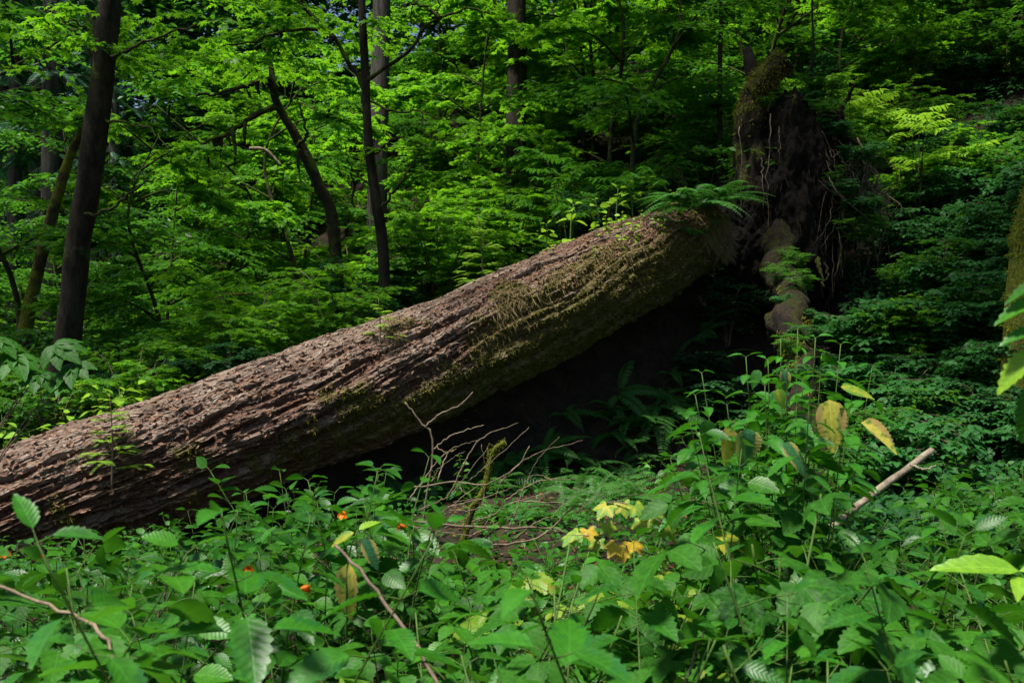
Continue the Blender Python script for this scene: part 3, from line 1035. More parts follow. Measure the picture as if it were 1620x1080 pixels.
def gen_nettle(name, h, size=.095, mat='nettle', tm=T_NET, nodes=8, lean=.12, stem='stem', flowers=0, low=.25):
    """upright herb with opposite pairs of toothed leaves, each pair turned a quarter"""
    r = empty(name)
    tb, L = Tubes(), Leaves()
    lx, ly = RN.normal(0, lean, 2)
    c = curve([(0, 0, -.06), (lx * h * .3, ly * h * .3, h * .5), (lx * h, ly * h, h)], 16)
    tb.add(c, np.linspace(.0045, .0018, len(c)), 5)
    a0 = RN.uniform(0, PI)
    for k in range(nodes):
        t = low + (1 - low) * (k / (nodes - 1)) ** .72
        p = c[min(len(c) - 1, int(t * (len(c) - 1)))]
        sz = size * (1.0 if t < .8 else 1.0 - (t - .8) * 2.3) * RN.uniform(.8, 1.15)
        for s in (0, 1):
            a = a0 + k * PI / 2 + s * PI + RN.normal(0, .25)
            rise = .35 - .5 * (1 - t) if t < .93 else .8
            d = np.array([math.cos(a), math.sin(a), rise + RN.normal(0, .15)])
            d = nrm(d)
            pl_ = .35 * sz
            q = p + d * pl_
            tb.add(np.stack([p, p + d * pl_ * .5, q]), [.0016, .0013, .001], 4, cap=False)
            L.add(q, d - UPZ * RN.uniform(.0, .6), UPZ + RN.normal(0, .36, 3), max(sz, .03))
    tb.build('stem', M[stem], r)
    L.build('leaves', tm, M[mat], r)
    return r


def flower_mesh(parent, p, yaw):
    """spurred orange pouch flower hanging from a hair-thin stalk"""
    b = Tubes()
    d = np.array([math.cos(yaw), math.sin(yaw), 0])
    pts = [p + d * .016 - UPZ * .002, p + d * .010, p, p - d * .008 - UPZ * .001, p - d * .014 - UPZ * .004, p - d * .015 - UPZ * .010]
    b.add(np.array(pts), [.012, .013, .010, .0055, .0025, .0015], 10)
    f = b.build('flower', M['petal'], parent)
    L = Leaves()
    lat = np.cross(d, UPZ)
    for v, s in ((lat * .9 - UPZ * .5, .030), (-lat * .9 - UPZ * .5, .030), (UPZ * .9 + d * .4, .022), (-UPZ + d * .5, .028)):
        L.add(p + d * .012, nrm(v + d * .35), d, s, RN.random())
    L.build('petals', T_ROUND, M['petal'], f)
    return f


def gen_thimble(name, h, n, size, mat='thimble', tm=T_THIM, stems=2):
    r = empty(name)
    tb, L = Tubes(), Leaves()
    for s in range(stems):
        a = RN.uniform(0, 2 * PI)
        o = np.array([math.cos(a), math.sin(a), 0]) * h * RN.uniform(.15, .5)
        c = curve([o * 0, o * .35 + UPZ * h * .55, o + UPZ * h * RN.uniform(.8, 1)], 14)
        tb.add(c, np.linspace(.006, .003, len(c)), 6)
        for k in range(n):
            t = .35 + .65 * (k + .5) / n
            p = c[min(len(c) - 1, int(t * (len(c) - 1)))]
            a2 = k * 2.4 + RN.normal(0, .4)
            d = nrm(np.array([math.cos(a2), math.sin(a2), .35]))
            pt = size * RN.uniform(.5, .9)
            q = p + d * pt
            tb.add(np.stack([p, p + d * pt * .5 + UPZ * .006, q]), [.002, .0017, .0014], 4, cap=False)
            L.add(q, d * np.array([1, 1, .2]) - UPZ * RN.uniform(.05, .4), UPZ + RN.normal(0, .34, 3), size * RN.uniform(.6, 1.1))
    tb.build('stems', M['stem'], r)
    L.build('leaves', tm, M[mat], r)
    return r

# =================================================================== PLACING
def px_of(x, y): return 810 + FPX * x / y


def log_dist(x, y):
    """metres behind (+) or before (-) the trunk's axis, measured along the view"""
    i = int(np.argmin(np.abs(810 + FPX * AX[:, 0] / AX[:, 1] - px_of(x, y))))
    return y - AX[i, 1]


MARKS = [(-9999, 'left of the leaning tree'), (150, 'between leaning tree and crooked maple'), (460, 'between crooked maple and slim tree'),
         (590, 'between slim tree and stout trunk'), (815, 'between stout trunk and straight sapling'), (1140, 'behind the root plate'), (1420, 'right of the root plate')]


def where(px):
    w = MARKS[0][1]
    for a, b in MARKS:
        if px >= a: w = b
    return w


def place(protos, x, y, z=None, rz=None, sc=1.0, label=None, group=None, tilt=(0, 0)):
    """first use moves the prototype, later uses copy it"""
    p = protos[int(RN.integers(0, len(protos)))] if isinstance(protos, list) else protos
    z = hz(x, y) - .02 if z is None else z
    rz = RN.uniform(0, 2 * PI) if rz is None else rz
    if p.name not in PLACED:
        PLACED.add(p.name)
        p.location = (float(x), float(y), float(z))
        p.rotation_euler = (tilt[0], tilt[1], rz)
        p.scale = (sc, sc, sc)
        if label: p['label'] = label
        if group: p['group'] = group
        return p
    return dup(p, (x, y, z), rz, sc, label, group, tilt)


PLACED, PROTOS = set(), []


def proto(o, cat):
    o['category'] = cat
    PROTOS.append(o)
    return o


# ------------------------------------------------------------------ background shrubs
sh_mid = [proto(gen_shrub('hazel_shrub', 2.0, 1.3, 8, .13, T_SIM, 'shrub', stations=9, per=2, nl=11), 'shrub') for _ in range(3)]
sh_dark = [proto(gen_shrub('dark_shrub', 1.7, 1.2, 8, .115, T_ROUND, 'dark', stations=8, per=2, nl=12), 'shrub') for _ in range(2)]
sh_lime = [proto(gen_shrub('vine_maple_shrub', 2.2, 1.5, 8, .115, T_MAPLE, 'maple', stations=9, per=2, nl=9, flat=.22), 'shrub') for _ in range(3)]
sh_bram = [proto(gen_shrub('bramble_bush', 1.1, 1.0, 9, .17, T_TRI, 'bramble', stations=7, per=2, nl=6, flat=.3), 'shrub') for _ in range(3)]
KIND = {'bramble': (sh_bram, 'dark green bramble bush'), 'hazel': (sh_mid, 'mid green hazel shrub'), 'dark': (sh_dark, 'dark blue green shrub'), 'maple': (sh_lime, 'bright vine maple shrub')}


def shrub(kind, x, y, sc=1.0):
    pr, lab = KIND[kind]
    px = px_of(x, y)
    dep = 'close behind the fallen trunk' if log_dist(x, y) < 4.5 and px < 1140 else ('halfway back' if y < 19 else 'far back')
    lb = f'{lab} {dep}, {where(px)}'
    place(pr, x, y, None, None, sc, lb, lb + ', in a patch')


cnt = 0
pts = []
y = 9.0
while y < 36:
    st = .95 + .055 * (y - 9)
    for x in np.arange(-.60 * y - 1, .60 * y + 1, st * 1.12):
        xx, yy = x + RN.normal(0, st * .28), y + RN.normal(0, st * .28)
        px = px_of(xx, yy)
        if px < 1130 and log_dist(xx, yy) < 1.9: continue
        if 690 < px < 835 and log_dist(xx, yy) < 3.4: continue
        if 1040 < px < 1440 and yy < 16.2: continue
        if px >= 1440 and yy < 10.3: continue
        pts.append((xx, yy, px))
    y += st * (1.0 if y < 20 else 1.25)
for xx, yy, px in pts:
    z = hz(xx, yy)
    py = 540 - (z + 1.5 - CAMZ) / yy * FPX
    if py < -160: continue
    br = 0.30  # share of bright foliage; zones put sunlit and shaded wood into leaf colour
    if 180 < px < 620: br = .5
    if 600 < px < 1000 and yy > 19: br = .72
    if 1250 < px < 1500 and yy > 16: br = .6
    if 850 < px < 1180 and yy < 19: br = .06
    if px > 1480 and py < 330: br = .12
    if px < 150: br = .2
    u = RN.random()
    kind = 'maple' if u < br else ('hazel' if u < br + (1 - br) * (.62 if px > 150 else .35) else 'dark')
    sc = RN.uniform(.65, 1.0) * (1.0 if yy < 18 else 1.15)
    if log_dist(xx, yy) < 3.6: sc = min(sc, .52 + .08 * max(0, log_dist(xx, yy) - 1.9))
    shrub(kind, xx, yy, sc)
    cnt += 1
print('shrubs', cnt)

# ------------------------------------------------------------------ understory maples and conifers filling the valley
mp_a = [proto(gen_maple('vine_maple_tree', 6.0, 2.6, 'maple', .105, 175), 'tree') for _ in range(3)]
mp_b = [proto(gen_maple('hazel_tree', 5.2, 2.4, 'shrub', .11, 170, tm=T_SIM), 'tree') for _ in range(2)]
mp_c = [proto(gen_conifer('conifer_tree', 16, .30, 'conifer', .08, 60, 3.2), 'tree') for _ in range(2)]
tn = 0
y = 13.5
while y < 40:
    st = 1.8 + .045 * (y - 13)
    for x in np.arange(-.58 * y, .58 * y, st * 1.15):
        xx, yy = x + RN.normal(0, st * .3), y + RN.normal(0, st * .3)
        px = px_of(xx, yy)
        z = hz(xx, yy)
        if px > 1030 and yy < 19: continue
        if log_dist(xx, yy) < 3.0 and px < 1140: continue
        py = 540 - (z + 3 - CAMZ) / yy * FPX
        if py < -250: continue
        if (470 < px < 735 and yy < 23.5) or (760 < px < 875 and yy < 21.5) or (300 < px < 520 and yy < 16.5): continue
        u = RN.random()
        dep = 'nearer the log' if yy < 18 else ('in the middle distance' if yy < 27 else 'at the far edge')
        if px < 190 and u < .42 or (u < .10 and px < 400):
            if yy < 20: continue
            lb = f'dark drooping conifer {dep}, {where(px)}'
            place(mp_c, xx, yy, None, None, RN.uniform(.7, 1.1), lb, lb + ', in a stand')
        elif u < (.68 if 560 < px < 1420 else .36) and px > 200:  # more bright maples where the wood should look sunlit
            lb = f'yellow green vine maple tree {dep}, {where(px)}'
            place(mp_a, xx, yy, None, None, RN.uniform(.75, 1.2), lb, lb + ', in a stand')
        else:
            lb = f'mid green hazel tree {dep}, {where(px)}'
            place(mp_b, xx, yy, None, None, RN.uniform(.75, 1.25), lb, lb + ', in a stand')
        tn += 1
    y += st
print('trees', tn)

# the far wood that closes the view
L = Leaves()
for _ in range(42000):
    yy = RN.uniform(34, 62)
    xx = RN.uniform(-.64, .5) * yy if RN.random() < .6 else RN.uniform(-.64, -.2) * yy
    z = hz(xx, yy) + 23 * RN.random() ** .8
    a = RN.uniform(0, 2 * PI)
    p = np.array([xx, yy, z])
    if fbm(np.array([[xx * .3, yy * .3, z * .5]]), 3)[0] < .35: continue
    for _k in range(7):
        L.add(p + RN.normal(0, .45, 3) * [1, 1, .35], [math.cos(a), math.sin(a), -.2], UPZ + RN.normal(0, .3, 3), RN.uniform(.22, .42))
        a += 2.4
for _ in range(5000):
    yy = RN.uniform(44, 62)
    p = np.array([RN.uniform(-.40, .05) * yy, yy, 0])
    p[2] = hz(p[0], p[1]) + RN.uniform(6, 20)
    a = RN.uniform(0, 2 * PI)
    for _k in range(7):
        L.add(p + RN.normal(0, .45, 3) * [1, 1, .35], [math.cos(a), math.sin(a), -.2], UPZ + RN.normal(0, .3, 3), RN.uniform(.25, .42))
        a += 2.4
fw = L.build('far_woodland', T_SIM, M['shrub'])
tag(fw, 'dense green woodland closing the view at the back of the valley', 'woodland', kind='stuff')


# ------------------------------------------------------------------ trees one can tell apart
def trunk_tree(name, pts, radii, mat, label, cat='tree', sides=18, bump=.12, bf=3.0, n=48, group=None):
    P = np.array(pts)
    r = empty(name, P[0])
    c = curve(P, n)
    R = np.interp(np.linspace(0, 1, len(c)), np.linspace(0, 1, len(radii)), radii)
    tb = Tubes().add(c, R, sides, bump, bf)
    tb.build('trunk', M[mat], r)
    tag(r, label, cat, group)
    return r


def trunk_of(r): return [c for c in r.children if c.name.startswith('trunk')][0]


def limb(par, pts, r0, r1, mat='mosswood', n=22, name='limb'):
    c = curve(pts, n, .012)
    return Tubes().add(c, np.linspace(r0, r1, len(c)), 8, .3, 7).build(name, M[mat], par)


def ground_px(px, Y):
    x = (px - 810) / FPX * Y
    return np.array([x, Y, hz(x, Y) - .15])


T1 = trunk_tree('leaning_tree', [ground_px(78, 11.2), at(96, 620, 11.2), at(112, 500, 11.1), at(122, 400, 11), at(140, 290, 10.9), at(155, 180, 10.8), at(166, 80, 10.7), at(176, -30, 10.6), at(200, -420, 10.4), at(230, -900, 10.2)],
                [.20, .16, .14, .135, .13, .125, .12, .115, .10, .07], 'darkwood', 'tall dark mossy tree leaning right at the left of the photo', sides=22, bump=.14)
for pts, a, b in [([at(170, 90, 10.7), at(210, 75, 10.4), at(260, 55, 10.2), at(345, 30, 10.0)], .022, .006),
                  ([at(160, 130, 10.8), at(150, 90, 10.9), at(146, 40, 11), at(120, -10, 11.1)], .022, .012),
                  ([at(150, 150, 10.8), at(142, 60, 10.6), at(100, 30, 10.4), at(60, 10, 10.2)], .016, .005),
                  ([at(130, 340, 10.9), at(175, 330, 10.6), at(225, 290, 10.4), at(260, 280, 10.3)], .02, .006),
                  ([at(160, 190, 10.8), at(230, 200, 10.4), at(270, 240, 10.1)], .016, .005)]:
    limb(T1, pts, a, b)
L, tl = Leaves(), Tubes()
add_crown(L, tl, at(120, -330, 10.6), (3.0, 2.4, 1.8), 75, .10, .8, 12)
add_crown(L, tl, (-7.0, 12.0, 9.8), (2.7, 2.3, 1.2), 120, .11, .9, 12)  # unseen foliage added to shade the shrubs at the left
add_crown(L, tl, at(250, 40, 10.5), (1.5, 1.2, .35), 24, .08, .6, 11)
add_crown(L, tl, at(40, 60, 10.8), (1.2, 1.0, .45), 22, .08, .6, 11)
add_crown(L, tl, (-1.2, 3.0, 9.2), (4.2, 3.0, 1.1), 50, .12, 1.0, 12)  # sparse unseen foliage overhead, added to dapple the foreground
tag(tl.build('twigs', M['mosswood'], T1), kind='stuff')
L.build('crown', T_MAPLE, M['maple'], T1)

T2 = trunk_tree('slim_leaning_tree', [ground_px(10, 14), at(40, 520, 14), at(62, 420, 14), at(88, 320, 13.8), at(112, 245, 13.7), at(135, 190, 13.6), at(165, 90, 13.6), at(210, -120, 13.6)], [.11, .095, .085, .075, .06, .05, .04, .03], 'mossbark',
                'slim yellow mossed tree leaning behind the tall dark leaning tree', sides=12)
for px, Y, r_, lab in [(82, 22, .24, 'straight grey conifer trunk just left of the tall leaning tree'), (22, 23, .15, 'narrow grey conifer trunk near the left edge of the photo')]:
    t = trunk_tree('grey_conifer', [ground_px(px, Y), at(px + 1, 300, Y), at(px + 3, 0, Y), at(px + 4, -700, Y)], [r_ * 1.15, r_, r_ * .92, r_ * .6], 'greybark', lab, bump=.06)
    L, tl = Leaves(), Tubes()
    for k in range(34):
        a = k * 2.4
        p = at(px + 2, 240 - k * 26, Y)
        for q in range(5):
            a2 = a + RN.normal(0, .4)
            R = RN.uniform(.8, 2.2)
            d = np.array([math.cos(a2), math.sin(a2), -.3])
            tl.add(np.stack([p, p + d * R * .5 + UPZ * .06, p + d * R]), [.02, .012, .005], 4, cap=False)
            for w in range(5):
                frond(L, tl, p + d * R * RN.uniform(.25, 1), d + RN.normal(0, .5, 3) * [1, 1, .3], RN.uniform(.35, .75), 15, .13, .4, tip=.3)
    tag(tl.build('limbs', M['darkwood'], t), kind='stuff')
    L.build('crown', T_NARROW, M['conifer'], t)

T3 = trunk_tree('crooked_maple', [ground_px(540, 15), at(528, 360, 15), at(505, 295, 14.9), at(480, 240, 14.8), at(462, 205, 14.7), at(444, 175, 14.6), at(434, 150, 14.5), at(429, 110, 14.5), at(420, 60, 14.4)],
                [.10, .09, .085, .08, .065, .06, .055, .04, .02], 'mosswood', 'crooked black maple with mossy drooping arms before a bright gap', sides=14, bump=.2, bf=5)
for pts, a, b in [([at(434, 170, 14.5), at(410, 178, 14.3), at(385, 195, 14.2), at(355, 214, 14.1), at(325, 224, 14)], .05, .02),
                  ([at(428, 124, 14.5), at(395, 132, 14.2), at(350, 148, 14), at(310, 152, 13.8)], .04, .015),
                  ([at(430, 140, 14.5), at(405, 112, 14.2), at(385, 125, 14)], .03, .01),
                  ([at(470, 232, 14.7), at(485, 215, 14.6), at(478, 180, 14.5), at(470, 155, 14.5)], .03, .012),
                  ([at(440, 70, 14.4), at(455, 30, 14.2), at(480, -20, 14)], .03, .015)]:
    limb(T3, pts, a, b)
tb = Tubes()
for px, py, l in [(388, 194, 40), (368, 208, 60), (350, 214, 50), (338, 220, 34), (328, 224, 42), (345, 216, 26), (405, 130, 22), (415, 128, 16), (392, 134, 24), (474, 236, 40), (360, 210, 20), (322, 226, 26)]:
    p = at(px, py, 14.1)
    e = at(px + RN.normal(0, 4), py + l, 14.1)
    tb.add(curve([p, (p + e) / 2 + RN.normal(0, .015, 3), e], 10), np.array([.035, .03, .028, .03, .026, .022, .02, .016, .014, .008, .006])[:11], 7, .4, 9)
tag(tb.build('hanging_moss', M['mosswood'], T3), kind='stuff')
L, tl = Leaves(), Tubes()
add_crown(L, tl, at(400, 60, 14.6), (1.6, 1.4, .55), 40, .085, .6, 12)
add_crown(L, tl, at(340, 120, 14.6), (1.0, .9, .4), 20, .085, .6, 12)
tag(tl.build('twigs', M['mosswood'], T3), kind='stuff')
L.build('crown', T_MAPLE, M['maple'], T3)

T4 = trunk_tree('slim_dark_tree', [ground_px(612, 13.2), at(606, 400, 13.2), at(597, 330, 13.1), at(588, 270, 13.1), at(582, 210, 13), at(578, 120, 13), at(574, 40, 12.9), at(571, -40, 12.9), at(560, -400, 12.8)], [.085, .075, .07, .065, .06, .055, .05, .045, .02],
                'darkwood', 'slim dark tree rising in front of the grey conifer trunk', sides=12, bump=.15)
for pts, a, b in [([at(582, 190, 13), at(572, 130, 13), at(550, 95, 12.9), at(520, 50, 12.8), at(470, 2, 12.7), at(440, -40, 12.6)], .035, .022),
                  ([at(530, 65, 12.8), at(500, 46, 12.7), at(440, 52, 12.6), at(400, 66, 12.5), at(350, 74, 12.4)], .028, .008),
                  ([at(578, 130, 13), at(625, 97, 12.8), at(655, 75, 12.7), at(668, 48, 12.6), at(697, 28, 12.5), at(740, 14, 12.4), at(775, 22, 12.3)], .03, .010),
                  ([at(697, 28, 12.5), at(660, 6, 12.5), at(625, 12, 12.5)], .022, .008),
                  ([at(692, 0, 12.5), at(695, 40, 12.5), at(696, 95, 12.5)], .012, .004),
                  ([at(586, 250, 13.1), at(625, 220, 12.9), at(680, 232, 12.7)], .018, .006),
                  ([at(584, 160, 13), at(630, 178, 12.8), at(665, 175, 12.7), at(672, 210, 12.6), at(705, 228, 12.5)], .016, .005),
                  ([at(600, 335, 13.1), at(640, 280, 12.9), at(668, 235, 12.8)], .022, .008),
                  ([at(592, 300, 13.1), at(560, 270, 13), at(545, 225, 12.9)], .016, .006)]:
    limb(T4, pts, a, b)
L, tl = Leaves(), Tubes()
add_crown(L, tl, at(690, 250, 13.4), (.6, .6, .6), 20, .08, .55, 12)
add_crown(L, tl, at(500, 20, 13.2), (.9, .9, .4), 24, .085, .6, 12)
add_crown(L, tl, at(560, -420, 12.8), (2.2, 2.2, 1.6), 60, .09, .8, 12)
tag(tl.build('twigs', M['mosswood'], T4), kind='stuff')
L.build('crown', T_MAPLE, M['maple'], T4)

T5 = trunk_tree('grey_conifer', [ground_px(594, 24), at(597, 300, 24), at(601, 130, 24), at(604, -40, 24), at(608, -700, 24)], [.27, .24, .225, .21, .14], 'greybark', 'stout straight grey conifer trunk behind the slim dark tree', bump=.05)
T6 = trunk_tree('dark_conifer', [ground_px(816, 22), at(816, 230, 22), at(818, 100, 22), at(817, -40, 22), at(818, -700, 22)], [.25, .225, .215, .21, .13], 'darkwood', 'stout dark trunk standing at the top middle of the photo', bump=.06)
for t, px, Y in ((T5, 606, 24), (T6, 818, 22)):
    L, tl = Leaves(), Tubes()
    for k in range(26):
        p = at(px, -220 - k * 22, Y)
        a = k * 2.4
        R = RN.uniform(1.2, 2.6)
        d = np.array([math.cos(a), math.sin(a), -.2])
        tl.add(np.stack([p, p + d * R * .5 + UPZ * .06, p + d * R]), [.03, .02, .008], 4, cap=False)
        for w in range(18):
            frond(L, tl, p + d * R * RN.uniform(.25, 1), d + RN.normal(0, .6, 3) * [1, 1, .3], RN.uniform(.4, .8), 14, .14, .4, tip=.3)
    tag(tl.build('limbs', M['darkwood'], t), kind='stuff')
    L.build('crown', T_NARROW, M['conifer'], t)
T7 = trunk_tree('sapling', [ground_px(1139, 17.5), at(1139, 110, 17.5), at(1141, 40, 17.5), at(1140, -60, 17.4), at(1146, -260, 17.3)], [.05, .042, .04, .036, .02], 'darkwood', 'thin straight dark sapling left of the mossy broken root', sides=9)
T8 = trunk_tree('sapling', [at(1285, 165, 13.8), at(1284, 120, 13.75), at(1287, 70, 13.7), at(1285, 20, 13.7), at(1286, -60, 13.6), at(1290, -200, 13.6)], [.022, .019, .017, .015, .013, .008], 'darkwood', 'very thin dark sapling growing on top of the root plate', sides=7, bump=.2)
limb(T8, [at(1287, 60, 13.7), at(1292, 20, 13.6), at(1298, -10, 13.5)], .009, .004)
limb(T7, [at(1141, 50, 17.5), at(1165, 20, 17.3), at(1190, -5, 17.1)], .014, .005)
for t, pxy in ((T7, [(1140, -150, 17.4), (1160, 10, 17.4)]), (T8, [(1288, -140, 13.6)])):
    L, tl = Leaves(), Tubes()
    for a, b, c_ in pxy:
        add_crown(L, tl, at(a, b, c_), (.9, .8, .4), 14, .08, .5, 11)
    tag(tl.build('twigs', M['mosswood'], t), kind='stuff')
    L.build('crown', T_OVAL, M['maple'], t)
# the big maple off to the right; its unseen limbs and crowns are added to shade slope and root plate
T9 = trunk_tree('mossy_maple', [ground_px(1606, 9.4) + [0, 0, -.1], at(1620, 430, 9.3), at(1634, 350, 9.2), at(1660, 270, 9.1), at(1710, 120, 9.1), at(1740, -150, 9.2), at(1640, -700, 9.6), at(1500, -1200, 10.2)],
                [.18, .15, .145, .15, .15, .14, .13, .08], 'mossbark', 'thick trunk coated in yellow green moss at the right edge', sides=20, bump=.16)
L, tl = Leaves(), Tubes()
SHADE = [((1.35, 14.0, 12.0), (2.2, 2.1, 1.0), 130), ((-.2, 16.2, 12.6), (2.2, 2.0, 1.0), 100), ((6.0, 14.4, 13.6), (2.6, 2.4, 1.0), 130), ((7.4, 11.9, 13.2), (2.0, 1.8, .9), 80), ((.8, 11.4, 11.6), (1.4, 1.2, .8), 70), ((3.4, 8.4, 11.0), (1.9, 1.8, .9), 90)]
for c_, r_, n_ in SHADE:
    add_crown(L, tl, c_, r_, n_, .13, 1.0, 13, hollow=.1)
    b = curve([at(1645, -600, 9.5), (np.array(c_) + at(1645, -600, 9.5)) / 2 + [0, 0, .6], c_], 16)
    tl.add(b, np.linspace(.09, .03, len(b)), 7, .2, 4)
tag(tl.build('limbs', M['mosswood'], T9), kind='stuff')
L.build('crown', T_MAPLE, M['maple'], T9)
L = Leaves()
vo = [v.co for v in trunk_of(T9).data.vertices]
for v in vo:
    for _ in range(6):
        p = np.array(v) + np.array(T9.location) + RN.normal(0, .012, 3)
        if p[2] < 4.5:
            L.add(p, nrm(RN.normal(0, 1, 3) - UPZ * .6), RN.normal(0, 1, 3), RN.uniform(.02, .05))
ms = leaf_mat('bright_moss', (.08, .12, .008), (.17, .20, .012), (.3, .35, .02), .3, .8, .1, veins=0)
tag(L.build('moss', T_NARROW, ms, trunk_of(T9)), kind='stuff')

# ------------------------------------------------------------------ rotting mossy log standing up to the root plate
ml = empty('rotting_log', ground_px(1305, 7.6))
tag(ml, 'short rotting mossy log leaning up from the ferns to the root plate', 'log')
c = curve([at(1310, 850, 7.4), at(1298, 770, 7.8), at(1285, 690, 8.3), at(1272, 610, 9.0), at(1258, 540, 9.8), at(1250, 480, 10.8), at(1238, 430, 12.0), at(1226, 360, 13.4)], 56)
R = np.interp(np.linspace(0, 1, len(c)), [0, .2, .4, .55, .62, .7, .85, 1], [.09, .11, .12, .13, .22, .15, .17, .24])
Tubes().add(c + np.stack([.05 * np.sin(np.arange(len(c)) * .5), 0 * R, 0 * R], -1), R, 44, .75, 4.5).build('trunk', M['rotwood'], ml)
L = Leaves()
for _ in range(2600):
    i = int(RN.choice([RN.integers(4, 16), RN.integers(26, 36), RN.integers(2, len(c) - 2)]))
    v = nrm(RN.normal(0, 1, 3) + [0, -.4, .5])
    L.add(c[i] + v * R[i] * RN.uniform(.92, 1.08), nrm(v * .4 - UPZ * .8 + RN.normal(0, .4, 3)), v, RN.uniform(.025, .075))
tag(L.build('moss', T_NARROW, M['moss'], ml), kind='stuff')
L = Leaves()
for _ in range(420):
    i = int(RN.integers(30, len(c) - 2))
    v = nrm(RN.normal(0, 1, 3) + [0, -.7, .2])
    L.add(c[i] + v * R[i], nrm(v * .3 - UPZ + RN.normal(0, .2, 3)), v, RN.uniform(.08, .25))
tag(L.build('root_fringe', T_HAIR, M['fringe'], ml), kind='stuff')

# ------------------------------------------------------------------ ground cover and litter
L1, L2, L3 = Leaves(), Leaves(), Leaves()
for _ in range(9000):                     # low brambles over the right hand slope
    yy = RN.uniform(6.2, 15) if RN.random() < .75 else RN.uniform(11, 22)
    px = RN.uniform(1285, 1700)
    xx = (px - 810) / FPX * yy
    z = hz(xx, yy)
    py = 540 - (z - CAMZ) / yy * FPX
    if py < -40 or (px < 1330 and yy > 9.5 and yy < 14.5): continue
    if fbm(np.array([[xx * 1.1, yy * 1.1, 3.0]]), 3)[0] < .36: continue
    h = RN.uniform(.03, .30) + .75 * max(0, fbm(np.array([[xx * .8, yy * .8, 13.0]]), 3)[0] - .42) * RN.random()
    a = RN.uniform(0, 2 * PI)
    L1.add([xx, yy, z + h], [math.cos(a), math.sin(a) - .35, -.22], UPZ + np.array([-.25, -.35, 0]) + RN.normal(0, .25, 3), RN.uniform(.07, .15))
tag(L1.build('bramble_cover', T_TRIS, M['bramble']), 'low dark bramble leaves blanketing the slope at the right', 'ground cover', kind='stuff')
for _ in range(11000):                     # small herbs under everything near the camera
    yy = RN.uniform(2.0, 10.5)
    xx = RN.uniform(-.57, .57) * yy
    px = px_of(xx, yy)
    ld = log_dist(xx, yy)
    if ld > -.3 and px < 1150: continue
    g = fbm(np.array([[xx * .9, yy * .9, 9.0]]), 3)[0]
    if g < .36: continue
    if 600 < px < 1000 and yy > 5.6 and RN.random() < .15: continue
    a = RN.uniform(0, 2 * PI)
    L2.add([xx, yy, hz(xx, yy) + RN.uniform(.01, .26)], [math.cos(a), math.sin(a), -.15], UPZ + RN.normal(0, .22, 3), RN.uniform(.035, .085))
tag(L2.build('herb_cover', T_OVAL, M['nettle']), 'small green herb leaves carpeting the ground under the taller plants', 'ground cover', kind='stuff')
for _ in range(7000):
    yy = RN.uniform(1.8, 13)
    xx = RN.uniform(-.58, .58) * yy
    a = RN.uniform(0, 2 * PI)
    L3.add([xx, yy, hz(xx, yy) + .012], [math.cos(a), math.sin(a), .1], UPZ + RN.normal(0, .35, 3), RN.uniform(.02, .07))
tag(L3.build('leaf_litter', T_SIM, M['litter']), 'brown fallen leaves and bark scraps scattered on the forest floor', 'leaf litter', kind='stuff')

# ------------------------------------------------------------------ ferns
fe = [proto(gen_fern('sword_fern', 11, .85), 'fern') for _ in range(2)]
ff = [proto(gen_fern('sword_fern', 6, .95, 'fern', 30, .35, .85), 'fern'), proto(gen_fern('sword_fern', 5, .8, 'fern', 24, .6, .7), 'fern'), proto(gen_fern('sword_fern', 7, .7, 'fern', 24, .2, .6), 'fern')]
fd = [proto(gen_fern('sword_fern', 10, .8, 'fern', 30, .5, .5), 'fern')]
for px, Y, sc, lab in [(1100, 11.9, .95, 'glossy sword fern growing on the trunk next to the root plate'), (1075, 11.8, .7, 'smaller glossy fern on the trunk by the curled tan leaf'), (1138, 12.1, .9, 'glossy fern hanging over the dark end of the trunk'), (1140, 12.5, .8, 'small sword fern half hidden behind the glossy one on the trunk end')]:
    p = at(px, 330 if sc > .9 else 318, Y)
    place(fe, p[0], p[1], p[2], None, sc, lab, 'ferns on the trunk end')
FZ = [(905, 590, 11.2, .95, 'large dim sword fern arching in the shade below the trunk'), (940, 640, 10.6, .8, 'dim fern standing right below the large shaded fern'),
      (800, 720, 8.9, .7, 'small dim fern under the trunk behind the dry twigs'), (930, 705, 9.6, .85, 'dim spreading fern in the middle of the dark hollow'),
      (1010, 690, 9.8, .75, 'dim fern at the right of the dark hollow'), (870, 745, 8.6, .6, 'low dim fern at the front lip of the dark hollow'), (990, 640, 10.4, .7, 'small dim fern deep in the dark hollow')]
for px, py, Y, sc, lab in FZ:
    x = (px - 810) / FPX * Y
    place(fe, x, Y, hz(x, Y), None, sc, lab, 'ferns in the dark hollow')
for i, (px, Y, sc) in enumerate([(1130, 5.6, .85), (1210, 5.2, .9), (1290, 4.9, .85), (1090, 5.0, .8), (1260, 5.9, .9), (1350, 5.3, .8), (1160, 4.5, .8), (1320, 4.3, .75)]):
    x = (px - 810) / FPX * Y
    place(fd, x, Y, hz(x, Y), None, sc * .8, 'dark narrow fern spreading low beneath the hanging yellow leaves', 'dark ferns beneath the yellow leaved plant')
for px, Y, sc, lab in [(240, 4.6, .62, 'pale fern with drooping fronds below the bark at the lower left'), (60, 4.0, .5, 'pale fern low at the left edge under the orange flowers')]:
    x = (px - 810) / FPX * Y
    place(fe, x, Y, hz(x, Y), None, sc, lab, 'pale ferns at the lower left')
for k in range(16):
    px, Y = RN.uniform(1420, 1640), RN.uniform(12.5, 19)
    x = (px - 810) / FPX * Y
    place(fe, x, Y, None, None, RN.uniform(.7, 1.1), 'dark sword fern hanging from the steep slope at the upper right', 'ferns on the upper right slope')
